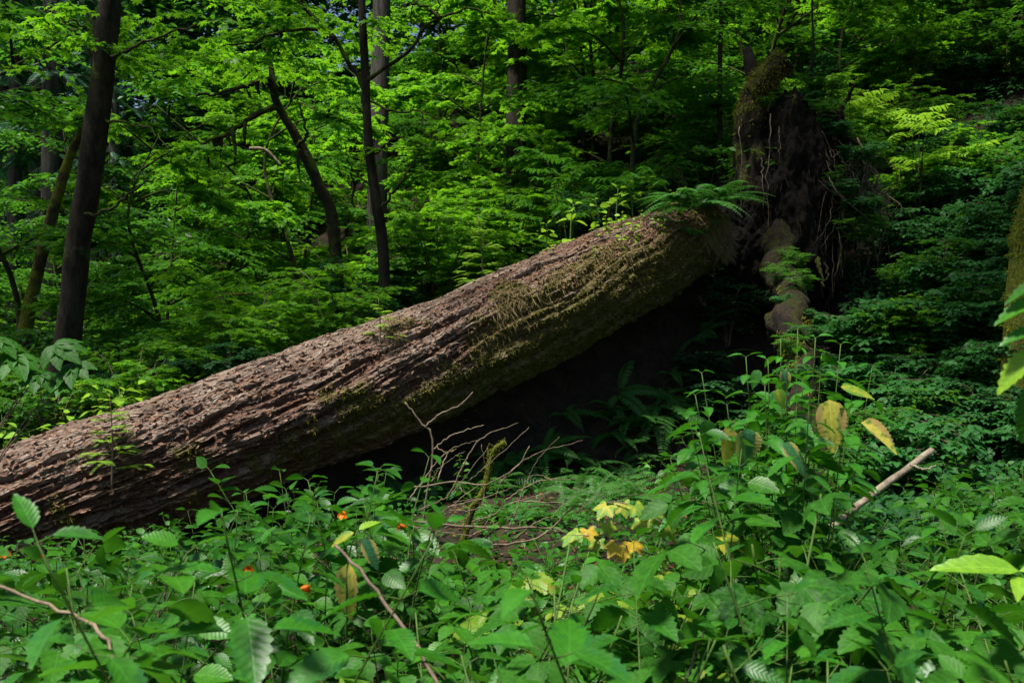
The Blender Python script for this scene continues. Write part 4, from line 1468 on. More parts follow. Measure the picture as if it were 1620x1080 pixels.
for k in range(9):
    px, Y = RN.uniform(860, 1140), RN.uniform(15, 18)
    x = (px - 810) / FPX * Y
    place(fe, x, Y, None, None, RN.uniform(.6, .9), 'dim sword fern on the shaded bank behind the end of the trunk', 'ferns on the shaded bank')

for k in range(58):
    px = RN.uniform(600, 1150)
    i = int(np.argmin(np.abs(810 + FPX * AX[:, 0] / AX[:, 1] - px)))
    Y = AX[i, 1] + RN.uniform(-.75, .15)
    x = (px - 810) / FPX * Y
    place(ff + fe[:1], x, Y, hz(x, Y) - .03, RN.normal(0, .5) if k % 2 else None, RN.uniform(.5, 1.0), 'dim sword fern leaning out of the dark bank under the trunk', 'ferns on the bank under the trunk', (RN.uniform(.1, .6), RN.normal(0, .2)))
for k in range(80):
    px, Y = RN.uniform(1335, 1690), RN.uniform(8.6, 15.5)
    x = (px - 810) / FPX * Y
    if px < 1440 and Y > 12.5: continue
    kd = ['bramble', 'bramble', 'bramble', 'bramble', 'dark', 'hazel'][int(RN.integers(0, 6))]
    lb = f'low {KIND[kd][1]} among the brambles right of the root plate'
    place(KIND[kd][0], x, Y, None, None, RN.uniform(.3, .62) * (1.35 if kd == 'bramble' else .8), lb, lb + ', in a patch')
for i in (24, 28, 31, 35, 38, 41, 44, 47):
    p = c[i] + np.array([.12 if i % 2 else -.1, -.05, R[i] * .3])
    place(sh_mid + sh_bram, p[0], p[1], p[2], None, RN.uniform(.12, .18), 'small leafy bush sprouting out of the short rotting log', 'bushes sprouting from the rotting log')
for px, py, Y, sc in [(1320, 210, 13.0, .26), (1352, 250, 12.9, .3), (1300, 175, 13.3, .24), (1368, 330, 12.8, .28), (1275, 155, 13.4, .2), (1335, 300, 12.8, .22)]:
    p = at(px, py, Y)
    place(sh_bram, p[0], p[1], p[2] - .1, None, sc, 'dark bramble spray draped over the root plate and its hanging roots', 'brambles on the root plate')
for k in range(11):
    p, n_, tg = on_log(RN.uniform(1030, 1104), RN.uniform(.15, 1.35))
    place(ff, p[0], p[1], p[2] - .02, None, RN.uniform(.25, .5), 'little fern hanging from the mossy side of the trunk end', 'little ferns on the trunk end')
for px, Y, sc in [(1112, 12.7, .42), (1138, 12.5, .5), (1160, 12.3, .45), (1180, 12.0, .42), (1150, 13.2, .55), (1195, 11.6, .4), (1125, 13.6, .5)]:
    x = (px - 810) / FPX * Y
    place(sh_dark, x, Y, None, None, sc, 'dim leafy bush in the dark gap between the trunk end and the rotting log', 'dim bushes in the dark gap')
for px, py, Y, sc in [(1300, 190, 13.1, .22), (1285, 150, 13.6, .2), (1370, 260, 13.2, .26), (1360, 380, 12.9, .28), (1320, 290, 12.9, .16), (1215, 165, 13.3, .12), (1310, 165, 13.6, .28), (1335, 235, 13.3, .26), (1352, 300, 13.1, .22), (1262, 160, 13.6, .18), (1340, 350, 13.0, .2)]:
    p = at(px, py, Y)
    place(sh_mid, p[0], p[1], p[2] - .1, None, sc, 'small leafy bush growing on the root plate among its hanging roots', 'bushes on the root plate')
# ------------------------------------------------------------------ seedlings on and behind the trunk
def seedling(px, t, h, lab, tiers=7, spread=.5):
    p, n_, _ = on_log(px, t)
    o = gen_hemlock('hemlock_seedling', h, 'hemlock', tiers, spread)
    o.location = [float(v) for v in (p - np.array([0, 0, .02]))]
    return tag(o, lab, 'seedling')


seedling(150, 1.45, .74, 'small hemlock seedling with flat bright tiers rooted low on the bark', 9, .5)
seedling(585, .75, .46, 'thin seedling with lime tips standing on the bark of the trunk', 4, .7)
hm = gen_hemlock('young_hemlock', 1.0, 'hemlock', 13, .40)
p = at(762, 445, 12.3)
hm.location = (p[0], p[1], hz(p[0], p[1]) - .02)
hm.scale = [max(.5, (at(762, 336, 12.3)[2] - hz(p[0], p[1])) / 1.0)] * 3
tag(hm, 'yellow green young hemlock just behind the middle of the trunk', 'young tree')
lh = [proto(gen_nettle('lime_herb', 1.0, .15, 'lime', T_OVAL, 7, .2), 'herb'), proto(gen_thimble('lime_herb', 1.0, 5, .15, 'lime', T_OVAL, 3), 'herb')]
for k in range(16):
    px, Y = RN.uniform(-30, 230), RN.uniform(9.4, 10.8)
    x = (px - 810) / FPX * Y
    place(lh, x, Y, None, None, RN.uniform(.6, .95), 'yellow green herb behind the low end of the trunk under the leaning tree', 'yellow green herbs behind the low end of the trunk')
for k in range(26):
    px, Y = RN.uniform(1205, 1345), RN.uniform(8.0, 12.0)
    x = (px - 810) / FPX * Y
    place(sh_dark + sh_mid, x, Y, None, None, RN.uniform(.22, .42), 'low leafy bush crowding the short rotting log', 'bushes crowding the rotting log')
# tan dead leaf and yellow leaf fallen on the bark
for px, t, s, mat, lab in [(1075, .02, .14, 'tanleaf', 'curled orange tan leaf caught upright at the top of the trunk'), (160, .45, .07, 'gold', 'yellow fallen leaf on the bark above the small hemlock seedling'),
                           (293, .30, .07, 'tanleaf', 'pale fallen leaf near the top edge of the bark')]:
    p, n_, tg = on_log(px, t)
    L = Leaves()
    L.add(p + n_ * .01, (UPZ * .5 + [.7, -.2, 0]) if s > .1 else tg, [-.3, -.9, .3] if s > .1 else n_, s, .5)
    tag(L.build('fallen_leaf', T_THIM if s > .1 else T_OVAL, M[mat]), lab, 'leaf')
# little green sprouts on the mossy end
spr = [proto(gen_nettle('sprout', .16, .06, 'lime', T_OVAL, 4, .2), 'seedling') for _ in range(2)]
for k in range(22):
    p, n_, tg = on_log(RN.uniform(960, 1110) if k < 15 else RN.uniform(860, 1000), RN.uniform(.1, 1.2))
    place(spr, p[0], p[1], p[2] - .01, None, RN.uniform(.6, 1.5), 'tiny lime green sprout on the mossy upper end of the trunk', 'sprouts on the mossy trunk end')
for k, (px, Y) in enumerate([(1010, 12.9), (1035, 12.7), (985, 12.6), (1060, 13.2), (940, 12.3), (905, 12.0)]):
    L, = (None,)
    p, n_, tg = on_log(px, -.35)
    place(spr, p[0], p[1], p[2] - .02, None, RN.uniform(1.8, 3.0), 'leafy lime green plant standing along the top edge of the trunk', 'plants along the top edge of the trunk')

# ------------------------------------------------------------------ FOREGROUND HERBS
EX = [-200, 0, 100, 200, 300, 400, 450, 560, 640, 690, 760, 860, 940, 1040, 1080, 1200, 1330, 1350, 1485, 1505, 1640, 1800]
EY = [840, 845, 860, 838, 815, 795, 765, 735, 790, 860, 880, 850, 820, 800, 740, 650, 660, 785, 785, 720, 735, 740]


def env(px): return float(np.interp(px, EX, EY))


FM = [(-9999, 'left of the hemlock seedling'), (150, 'between hemlock seedling and bare twig'), (640, 'below the mossy stick'),
      (860, 'below the yellow salmonberry'), (1060, 'below the withered leaves'), (1400, 'right of the broken stick')]


def fwhere(px):
    w = FM[0][1]
    for a, b in FM:
        if px >= a: w = b
    return w


nets = [proto(gen_nettle('nettle', 1.0, .155, 'nettle', T_NET, 9, .14), 'herb') for _ in range(5)]
big_nets = [proto(gen_nettle('nettle', 1.0, .155, 'nettle', T_NET, 8, .16), 'herb') for _ in range(4)]
big_thim = [proto(gen_thimble('thimbleberry', 1.0, 6, .155, 'thimble', T_THIM, 2), 'shrub') for _ in range(2)]
herbs = [proto(gen_nettle('herb', 1.0, .135, 'herb', T_OVAL, 10, .2, 'stem', low=.3), 'herb') for _ in range(4)]
thim = [proto(gen_thimble('thimbleberry', 1.0, 6, .155, 'thimble', T_THIM, 3), 'shrub') for _ in range(4)]
trib = [proto(gen_thimble('salmonberry', 1.0, 6, .21, 'thimble', T_TRIB, 3), 'shrub') for _ in range(3)]
FL = {'nettle': (nets, 'toothed green nettle'), 'herb': (herbs, 'smooth leaved green herb'),
      'thimble': (thim, 'broad lobed thimbleberry'), 'trib': (trib, 'three leaved salmonberry')}
taken = []


def fplant(kind, px, Y, hmax=.95, top=None, lab=None, grp=None):
    x = (px - 810) / FPX * Y
    g = hz(x, Y)
    zt = CAMZ - ((env(px) if top is None else top) - 540) / FPX * Y
    h = zt - g
    if top is None:
        h = min(h, hmax if RN.random() < .6 else 1.3 * hmax)
    if h < .18: return None
    pr, l0 = FL[kind]
    if Y < 3.4 and kind == 'nettle': pr = big_nets
    if Y < 3.0 and kind == 'thimble' and RN.random() < .6: pr = big_thim
    row = 'at the front' if Y < 3.6 else ('in the middle rows' if Y < 5.4 else 'in the back row')
    lb = lab or f'{l0} {row}, {fwhere(px)}'
    taken.append((x, Y))
    return place(pr, x, Y, g - .02, None, h, lb, grp or lb + ', in a bed', (RN.normal(0, .08), RN.normal(0, .08)))


# plants one can point at
fplant('nettle', 412, 5.6, top=778, lab='tall nettle rising against the bark beside the orange flowers', grp='tall nettles against the bark')
fplant('nettle', 470, 5.2, top=745, lab='tall nettle with pale spotted top leaf before the dark underside of the trunk', grp='tall nettles against the bark')
fplant('nettle', 612, 4.6, top=730, lab='tallest nettle, its tip at the bare curled twigs', grp='tall nettles against the bark')
fplant('nettle', 815, 4.4, top=810, lab='single bright nettle tip alone before the dark hollow', grp='tall nettles against the bark')
fplant('nettle', 240, 4.8, top=835, lab='nettle just right of the hemlock seedling on the bark', grp='tall nettles against the bark')
fplant('nettle', 320, 4.6, top=815, lab='nettle midway between the hemlock seedling and the orange flowers', grp='tall nettles against the bark')
for k in range(60):
    px, Y = RN.uniform(120, 650), RN.uniform(3.8, 6.0)
    x = (px - 810) / FPX * Y
    if log_dist(x, Y) > -1.0 or any((x - a) ** 2 + (Y - b) ** 2 < .2 ** 2 for a, b in taken): continue
    fplant(['nettle', 'nettle', 'herb'][k % 3], px, Y, top=env(px) + RN.uniform(-8, 60))
for k in range(26):
    px, Y = RN.uniform(1050, 1640), RN.uniform(4.6, 7.2)
    x = (px - 810) / FPX * Y
    if ((370 < px < 410 or 462 < px < 497 or px < 70) and 2.6 < Y < 3.8) or (505 < px < 600 and Y < 3.55) or (880 < px < 1080 and 3.6 < Y < 4.4) or (1130 < px < 1370 and 3.7 < Y < 4.25): continue
    if any((x - a) ** 2 + (Y - b) ** 2 < .2 ** 2 for a, b in taken): continue
    fplant(['nettle', 'trib', 'herb'][k % 3], px, Y, top=env(px) + RN.uniform(30, 130))
n = tries = 0
while n < 260 and tries < 5000:
    tries += 1
    Y = 2.0 + 4.7 * RN.random() ** 1.2
    px = RN.uniform(-60, 1690)
    if px > 1040: Y = 2.0 + 6.5 * RN.random() ** 1.1
    x = (px - 810) / FPX * Y
    if ((370 < px < 410 or 462 < px < 497 or px < 70) and 2.6 < Y < 3.8) or (505 < px < 600 and Y < 3.55) or (880 < px < 1080 and 3.6 < Y < 4.4) or (1130 < px < 1370 and 3.7 < Y < 4.25): continue
    if any((x - a) ** 2 + (Y - b) ** 2 < (.085 + .018 * Y) ** 2 for a, b in taken): continue
    if 620 < px < 1000 and Y > 5.2: continue
    if px < 1100 and log_dist(x, Y) > -1.1: continue
    if 1030 < px < 1400 and 4.3 < Y < 6.4 and RN.random() < .75: continue
    u = RN.random()
    if px > 1000 and Y < 3.6: k = 'thimble' if u < .45 else ('nettle' if u < .8 else 'trib')
    elif px > 1350: k = 'trib' if u < .35 else ('thimble' if u < .5 else ('nettle' if u < .75 else 'herb'))
    elif px > 640: k = 'nettle' if u < .35 else ('herb' if u < .6 else ('trib' if u < .8 else 'thimble'))
    else: k = 'nettle' if u < .62 else ('herb' if u < .92 else 'trib')
    if fplant(k, px, Y, RN.uniform(.55, .95) if k != 'thimble' else RN.uniform(.5, .8)) is not None: n += 1
print('front plants', n, tries)
n = tries = 0
while n < 160 and tries < 5000:        # shorter ones between them
    tries += 1
    Y = 2.2 + 5.2 * RN.random() ** .9
    px = RN.uniform(-60, 1690)
    x = (px - 810) / FPX * Y
    if ((370 < px < 410 or 462 < px < 497 or px < 70) and 2.6 < Y < 3.8) or (505 < px < 600 and Y < 3.55) or (880 < px < 1080 and 3.6 < Y < 4.4) or (1130 < px < 1370 and 3.7 < Y < 4.25): continue
    if any((x - a) ** 2 + (Y - b) ** 2 < .11 ** 2 for a, b in taken): continue
    if 640 < px < 1000 and Y > 5.4: continue
    if px < 1100 and log_dist(x, Y) > -1.0: continue
    if 1030 < px < 1400 and 4.3 < Y < 6.4 and RN.random() < .7: continue
    k = ['nettle', 'herb', 'herb', 'trib'][int(RN.integers(0, 4))]
    if fplant(k, px, Y, RN.uniform(.28, .55)) is not None: n += 1
print('short plants', n, tries)

# jewelweed with orange flowers
jw = [((545, 812), 4.3, 'front orange flower plant left of the tallest nettle'), ((637, 832), 4.2, 'orange flower plant right of the tallest nettle'), ((390, 896), 3.8, 'orange flower plant among dark leaves under the bark'),
      ((480, 930), 3.5, 'lowest orange flower plant beside the big yellow leaf'), ((56, 878), 4.0, 'orange flower plant next to the left edge'), ((8, 872), 3.9, 'orange flower plant cut by the left edge')]
for (px, py), Y, lab in jw:
    p = at(px, py, Y)
    g = hz(p[0], p[1])
    r = gen_nettle('jewelweed', max(.3, p[2] - g + .03), .075, 'herb', T_OVAL, 7, .03)
    r.location = (float(p[0]) + .05, float(p[1]) + .04, g - .02)
    tag(r, lab, 'flower', 'orange flowered plants')
    tb = Tubes()
    o = np.array(r.location)
    tb.add(curve([o + [0, 0, (p[2] - g) * .8], o + [-.02, -.02, (p[2] - g) * 1.03], p + UPZ * .012], 8), .0012, 4, cap=False)
    tb.build('flower_stalk', M['stem'], r)
    flower_mesh(r, p, RN.uniform(PI * .9, PI * 2.1))


# arching shoot with yellow lobed leaves
def leaf_part(par, name, p, d, n, s, tm, mat, label=None):
    L = Leaves()
    L.add(p, d, n, s, RN.random())
    o = L.build(name, tm, M[mat], par)
    if label: o['label'] = label
    return o


yr = empty('salmonberry', ground_px(985, 4.6))
tag(yr, 'arching salmonberry shoot with yellow and golden lobed leaves', 'shrub')
tb = Tubes()
o = np.array(yr.location)
tb.add(curve([o, at(975, 900, 4.55), at(950, 810, 4.5), at(985, 795, 4.45), at(1055, 830, 4.4)], 24), np.linspace(.005, .002, 25), 6)
tb.add(curve([at(968, 880, 4.54), at(940, 850, 4.45), at(905, 846, 4.4)], 12), np.linspace(.003, .0015, 13), 5)
tb.add(curve([at(970, 890, 4.54), at(1000, 868, 4.45), at(1040, 880, 4.4)], 12), np.linspace(.003, .0015, 13), 5)
tb.build('stem', M['redstem'], yr)
for px, py, sz, m, dx, dz in [(960, 800, .13, 'yellow', -.6, -.5), (985, 797, .11, 'yellow', .2, -.7), (1005, 800, .12, 'yellow', .5, -.6), (1030, 812, .13, 'yellow', .7, -.6), (1055, 830, .14, 'yellow', .6, -.9), (1015, 825, .11, 'yellow', -.3, -.8),
                              (915, 842, .11, 'yellow', -.7, -.4), (930, 838, .10, 'gold', .2, -.5), (905, 850, .10, 'yellow', -.9, -.5), (975, 862, .12, 'gold', -.5, -.4), (1000, 858, .13, 'gold', .6, -.4), (985, 872, .09, 'gold', 0, -.9), (945, 856, .1, 'yellow', -.2, -.6),
                              (1040, 880, .12, 'yellow', .6, -.5), (960, 830, .1, 'yellow', .3, -.6), (1068, 905, .11, 'yellow', .5, -.5)]:
    leaf_part(yr, 'leaf', at(px, py, 4.45 + RN.normal(0, .05)), [dx, -.55, dz], [RN.normal(0, .2), -.5, 1], sz * .6, T_THIM, m)
y2 = empty('salmonberry', ground_px(1150, 4.2))
tag(y2, 'small shoot with one yellow green lobed leaf above the dark ferns', 'shrub')
tb = Tubes()
tb.add(curve([np.array(y2.location), at(1150, 920, 4.2), at(1140, 848, 4.15)], 12), np.linspace(.004, .002, 13), 5)
tb.build('stem', M['stem'], y2)
for px, py, sz, m, dx in [(1140, 848, .15, 'yellow', .7), (1138, 850, .11, 'lime', -.8), (1146, 858, .1, 'yellow', .2)]:
    leaf_part(y2, 'leaf', at(px, py, 4.15), [dx, -.4, -.25], [0, -.35, 1], sz * .75, T_THIM, m)
# bright lime bits in the middle of the bed
yg = [proto(gen_thimble('yellowing_salmonberry', 1.0, 5, .16, 'yellowgreen', T_THIM, 3), 'shrub'), proto(gen_thimble('yellowing_salmonberry', 1.0, 6, .15, 'yellowgreen', T_TRIB, 3), 'shrub')]
FL['yg'] = (yg, 'yellowing salmonberry')
for k, (px, py, Y) in enumerate([(930, 870, 4.0), (1005, 885, 3.9), (1060, 860, 4.2), (1110, 900, 3.7), (880, 925, 3.6), (985, 930, 3.4), (1085, 950, 3.3), (640, 1000, 3.0), (1130, 845, 4.4)]):
    fplant('yg', px, Y, top=py, lab='yellowish green salmonberry crowding round the arching yellow shoot', grp='yellowish salmonberries')
for k, (px, py) in enumerate([(735, 900), (830, 935), (700, 905), (870, 905), (800, 940)]):
    fplant('herb', px, 4.0, top=py, lab='short shoot with lime yellow tip in the middle of the green bed', grp='lime tipped shoots')

# the plant with big withering leaves at the right
big = empty('nettle', ground_px(1240, 4.7))
tag(big, 'tall nettle clump carrying large withered yellow drooping leaves', 'herb')
tb, L = Tubes(), Leaves()
bo = np.array(big.location)
tops = [((1110, 590), 4.9), ((1180, 565), 4.9), ((1235, 535), 5.0), ((1262, 520), 5.2), ((1290, 535), 5.0), ((1215, 570), 4.8), ((1245, 575), 4.6), ((1280, 640), 4.2), ((1340, 650), 4.3), ((1100, 625), 4.7), ((1300, 560), 4.9), ((1210, 610), 4.5), ((1350, 610), 4.7), ((1090, 660), 4.6), ((1270, 600), 4.6), ((1060, 725), 4.4), ((1330, 545), 5.2), ((1150, 640), 4.5), ((1260, 640), 4.4), ((1380, 580), 5.0), ((1195, 690), 4.3), ((1120, 760), 4.3)]
for (px, py), Y in tops:
    e = at(px, py, Y)
    b = bo + np.array([(e[0] - bo[0]) * .35, (e[1] - bo[1]) * .3, 0])
    c = curve([b, b * .45 + e * .55 + [0, 0, .06], e], 16)
    tb.add(c, np.linspace(.0055, .002, len(c)), 5)
    a0 = RN.uniform(0, PI)
    for k in range(9):
        t = .42 + .58 * (k / 8) ** .75
        p = c[min(len(c) - 1, int(t * (len(c) - 1)))]
        for s in (0, 1):
            a = a0 + k * PI / 2 + s * PI + RN.normal(0, .3)
            d = nrm(np.array([math.cos(a), math.sin(a), .15 if t < .95 else .7]))
            sz = .125 * (1.1 if t < .8 else 1.35 - (t - .8) * 4.2) * RN.uniform(.75, 1.15)
            q = p + d * sz * .3
            tb.add(np.stack([p, p + d * sz * .15, q]), [.0016, .0013, .001], 4, cap=False)
            L.add(q, d - UPZ * RN.uniform(.1, .5), UPZ + RN.normal(0, .22, 3), max(sz, .035))
tb.build('stem', M['stem'], big)
L.build('leaves', T_NET, M['nettle'], big)
for px, py, Y, s, m, d, w, lab in [(1312, 632, 4.3, .225, 'hang', (.02, -.25, -1), (-.15, -1, .3), 'largest yellow withered leaf'), (1148, 676, 4.3, .165, 'hang', (.05, -.1, -1), (.5, -.9, .2), 'narrow yellow withered leaf'),
                               (1182, 678, 4.25, .165, 'hangg', (-.06, -.2, -1), (.1, -1, .25), 'leaf with green veins and yellow rim'), (1240, 700, 4.3, .17, 'hangg', (.55, -.3, -.6), (.2, -.8, .7), 'round leaf half green with pale rim'),
                               (1362, 668, 4.3, .20, 'hang', (.8, -.2, -.6), (.3, -.6, .8), 'long curling brown edged leaf'), (1240, 586, 4.7, .10, 'hangg', (.05, -.3, -1), (0, -1, .3), 'small dark leaf'),
                               (1230, 615, 4.5, .09, 'yellow', (.2, -.2, -.8), (-.2, -1, .2), None), (1120, 664, 4.3, .10, 'nettle', (-.1, -.2, -1), (.1, -1, .3), None), (1200, 585, 4.7, .09, 'nettle', (-.4, -.3, -.8), (-.2, -.8, .5), None),
                               (1330, 612, 4.4, .15, 'yellow', (.7, -.2, -.15), (.1, -.5, 1), None)]:
    p = at(px, py, Y)
    leaf_part(big, 'leaf', p, d, w, s, t_ovate(13, RN.uniform(.26, .34), .035, RN.uniform(.15, .55), RN.uniform(.15, .55), .5, RN.uniform(-1, 1)), m, lab)
lp = empty('nettle', ground_px(545, 3.5))
tag(lp, 'nettle with one big yellow spotted leaf hanging under the orange flowers', 'herb')
tb = Tubes()
tb.add(curve([np.array(lp.location), at(548, 960, 3.5), at(552, 880, 3.5), at(566, 838, 3.5)], 14), np.linspace(.005, .002, 15), 5)
tb.build('stem', M['stem'], lp)
for px, py, s, m, d, w in [(552, 890, .20, 'hang', (-.08, -.15, -1), (-.4, -1, .2), ), (575, 850, .12, 'hangg', (.4, -.2, -.7), (.2, -.9, .5)), (560, 842, .09, 'yellow', (-.8, -.2, -.3), (0, -.6, 1)), (568, 838, .08, 'lime', (.5, .2, .3), (0, -.4, 1))]:
    leaf_part(lp, 'leaf', at(px, py, 3.5), d, w, s, T_NET, m)

# palmate shrub at the left edge and big soft leaves close at the right edge
bk_ = empty('palmate_shrub', ground_px(10, 7.2) + [0, 0, 0])
bk_.location = (float(at(-60, 0, 6.3)[0]), 6.3, hz(at(-60, 0, 6.3)[0], 6.3))
tag(bk_, 'shrub with hand shaped five finger leaves at the left edge above the bark', 'shrub')
tb, L = Tubes(), Leaves()
bo = np.array(bk_.location)
for px, py, s, a in [(20, 560, .24, 0), (85, 545, .22, .6), (115, 575, .2, -.4), (60, 590, .2, .2), (-10, 535, .22, 1.0), (105, 600, .17, -1.0)]:
    e = at(px, py, 6.3)
    tb.add(curve([bo, bo * .5 + e * .5 + [-.15, 0, .12], e], 14), np.linspace(.009, .002, 15), 5)
    L.add(e, [math.sin(a + .5), -.5, -.25], UPZ + [0, -.35, 0] + RN.normal(0, .15, 3), s)
tb.build('stems', M['redstem'], bk_)
L.build('leaves', T_PALM, M['thimble'], bk_)
rr = empty('overhanging_shrub', ground_px(1760, 2.2))
tag(rr, 'soft blurred broad leaves hanging in from the right edge', 'shrub')
tb = Tubes()
bo = np.array(rr.location)
tb.add(curve([bo, at(1740, 750, 2.0), at(1700, 540, 1.9), at(1660, 430, 1.8)], 20), np.linspace(.009, .004, 21), 6)
tb.build('stems', M['redstem'], rr)
for px, py, s, m, d, w in [(1646, 552, .115, 'lime', (-.75, .1, -.6), (-.25, -.5, .85)), (1660, 470, .11, 'herb', (-.9, .1, -.25), (-.1, -.4, 1)), (1650, 600, .13, 'nettle', (-.35, 0, -1), (-.5, -1, .2)), (1668, 440, .1, 'herb', (-.7, .1, -.2), (0, -.3, 1)), (1655, 520, .09, 'nettle', (-.8, 0, -.1), (0, -.4, 1))]:
    leaf_part(rr, 'leaf', at(px, py, 1.95), d, w, s, T_NET, m)
br = empty('lime_shoot', ground_px(1625, 2.6))
tag(br, 'near lime green shoot pointing left from the right edge', 'herb')
tb = Tubes()
tb.add(curve([np.array(br.location), at(1630, 1000, 2.5), at(1612, 905, 2.45)], 12), np.linspace(.006, .003, 13), 5)
tb.build('stem', M['stem'], br)
for px, py, s, d, w in [(1612, 903, .20, (-.95, .05, .22), (.15, -.5, 1)), (1612, 903, .12, (.6, -.3, .2), (0, -.4, 1)), (1612, 912, .10, (-.4, -.8, -.1), (0, -.3, 1))]:
    leaf_part(br, 'leaf', at(px, py, 2.45), d, w, s, T_LANCE, 'lime')
# bright nettle tips close to the lens, bottom right
for px, Y, top, lab in [(1255, 2.3, 955, 'closest bright nettle crown at the bottom right'), (1330, 2.6, 930, 'large leaved nettle right of the closest bright crown'), (1190, 2.9, 905, 'large leaved nettle left of the closest bright crown')]:
    fplant('nettle', px, Y, top=top, lab=lab, grp='large near nettles')
for px, Y, top, lab in [(1420, 2.8, 925, 'large lobed thimbleberry in front of the pale broken stick'), (1560, 2.5, 945, 'large lobed thimbleberry at the bottom right corner'), (1000, 2.6, 955, 'large lobed thimbleberry under the yellow shoot')]:
    fplant('thimble', px, Y, top=top, lab=lab, grp='large near thimbleberries')

# bright compound leaved shrub beside the root plate
def elder(px, py, Y, n, lab, mat='lime'):
    r = empty('elder_shrub', ground_px(px, Y))
    tag(r, lab, 'shrub')
    tb, L = Tubes(), Leaves()
    o = np.array(r.location)
    for k in range(n):
        e = at(px + RN.normal(0, 32), py + RN.normal(0, 30), Y + RN.normal(0, .3))
        c = curve([o, o * .4 + e * .6 + [0, 0, .2], e], 12)
        tb.add(c, np.linspace(.014, .004, len(c)), 5, cap=False)
        for q in range(6):
            a = RN.uniform(0, 2 * PI)
            d = np.array([math.cos(a), math.sin(a) - .3, .12])
            p = e + RN.normal(0, .06, 3)
            ln = RN.uniform(.25, .38)
            t = np.linspace(.3, 1, 5)
            lat = nrm(np.cross(nrm(d), UPZ))
            tb.add(np.stack([p, p + d * ln]), [.004, .002], 4, cap=False)
            for s in (1, -1):
                L.many(p + nrm(d) * ln * t[:, None], lat * s + nrm(d) * .45 - UPZ * .15 + RN.normal(0, .08, (5, 3)), UPZ + RN.normal(0, .18, (5, 3)), RN.uniform(.10, .15, 5), RN.random(5))
            L.add(p + nrm(d) * ln, d, UPZ, .13)
    tb.build('stems', M['mosswood'], r)
    L.build('leaves', T_LANCE, M[mat], r)
    return r


elder(1345, 185, 14.6, 20, 'lime green elder with feather leaves rising behind the root plate')
elder(1452, 225, 13.6, 5, 'small lime green elder on the slope right of the hanging roots')
elder(1000, 295, 12.9, 5, 'leafy elder sprays hanging over the upper end of the trunk', 'herb')
elder(905, 292, 13.2, 7, 'green elder crowding the trunk where it narrows', 'herb')

# ---- dim herbs in the hollow
for k in range(34):
    px, Y = RN.uniform(640, 1060), RN.uniform(6.4, 9.6)
    x = (px - 810) / FPX * Y
    if log_dist(x, Y) > .8: continue
    place(herbs + nets, x, Y, None, None, RN.uniform(.3, .55), 'low dim herb in the dark hollow under the trunk', 'dim herbs in the dark hollow')
# ---- dry sticks and twigs
def stick(name, label, specs, mat, cat='stick', group=None):
    r = empty(name, specs[0][0][0])
    tb = Tubes()
    for pts, a, b in specs:
        c = curve(pts, 22, .003)
        tb.add(c, np.linspace(a, b, len(c)), 6, .25, 14)
    tb.build('wood', M[mat], r)
    return tag(r, label, cat, group)


stick('broken_stick', 'pale bleached broken branch leaning among the leaves at the right', [([at(1310, 838, 6.3), at(1350, 806, 6.4), at(1412, 757, 6.65), at(1474, 712, 6.9)], .026, .026), ([at(1440, 735, 6.7), at(1462, 742, 6.6), at(1480, 735, 6.6)], .010, .004)], 'palewood')
ms_ = stick('mossy_stick', 'thin mossy stick standing upright before the dark hollow', [([ground_px(710, 7.0), at(742, 818, 7.0), at(766, 775, 7.0), at(774, 735, 7.0), at(782, 712, 6.98), at(800, 698, 6.95)], .028, .018), ([at(776, 730, 7), at(772, 712, 7), at(774, 702, 7)], .012, .006)], 'mossbark')
L = Leaves()
for _ in range(700):
    t = RN.random()
    c = curve([ground_px(710, 7.0), at(742, 818, 7.0), at(766, 775, 7.0), at(774, 735, 7.0), at(782, 712, 6.98), at(800, 698, 6.95)], 40)
    p = c[int(t * (len(c) - 1))]
    L.add(p + RN.normal(0, .014, 3), nrm(RN.normal(0, 1, 3) - UPZ * .5), RN.normal(0, 1, 3), RN.uniform(.015, .035))
tag(L.build('moss', T_NARROW, M['moss'], ms_), kind='stuff')
stick('bare_twig', 'bare forked twig curling up against the dark underside of the trunk', [([ground_px(650, 6.9), at(684, 712, 6.9), at(664, 668, 6.9), at(640, 636, 6.9)], .008, .005), ([at(685, 712, 6.9), at(712, 690, 6.9), at(765, 672, 6.85)], .006, .003),
      ([at(673, 675, 6.9), at(695, 655, 6.9), at(728, 640, 6.9), at(748, 620, 6.9)], .006, .003), ([at(690, 706, 6.9), at(705, 715, 6.85), at(722, 710, 6.85)], .004, .002)], 'twig')
SP = []
for k in range(26):
    a = np.array([RN.uniform(640, 830), RN.uniform(755, 860)])
    l = RN.uniform(60, 170)
    an = RN.normal(-.5, .5)
    Y = RN.uniform(6.2, 7.2)
    b = a + np.array([math.cos(an), math.sin(an)]) * l
    m = (a + b) / 2 + RN.normal(0, 16, 2)
    SP.append(([at(a[0], a[1], Y), at(m[0], m[1], Y + RN.normal(0, .08)), at(b[0], b[1], Y + RN.normal(0, .1))], RN.uniform(.003, .007), .0015))
SP[0] = ([at(640, 825, 6.3), at(760, 834, 6.4), at(870, 835, 6.5), at(905, 850, 6.5)], .009, .006)
SP[1] = ([at(648, 790, 6.7), at(672, 755, 6.8), at(700, 722, 6.8), at(718, 712, 6.8)], .007, .004)
SP[2] = ([at(760, 865, 6.2), at(850, 850, 6.4), at(905, 805, 6.5), at(955, 782, 6.6)], .008, .004)
SP[3] = ([at(655, 770, 6.7), at(720, 762, 6.8), at(770, 765, 6.8), at(815, 740, 6.8), at(838, 705, 6.8)], .007, .003)
stick('brushwood', 'tangle of bare dry twigs lying round the foot of the mossy stick', SP, 'twig', 'brushwood')
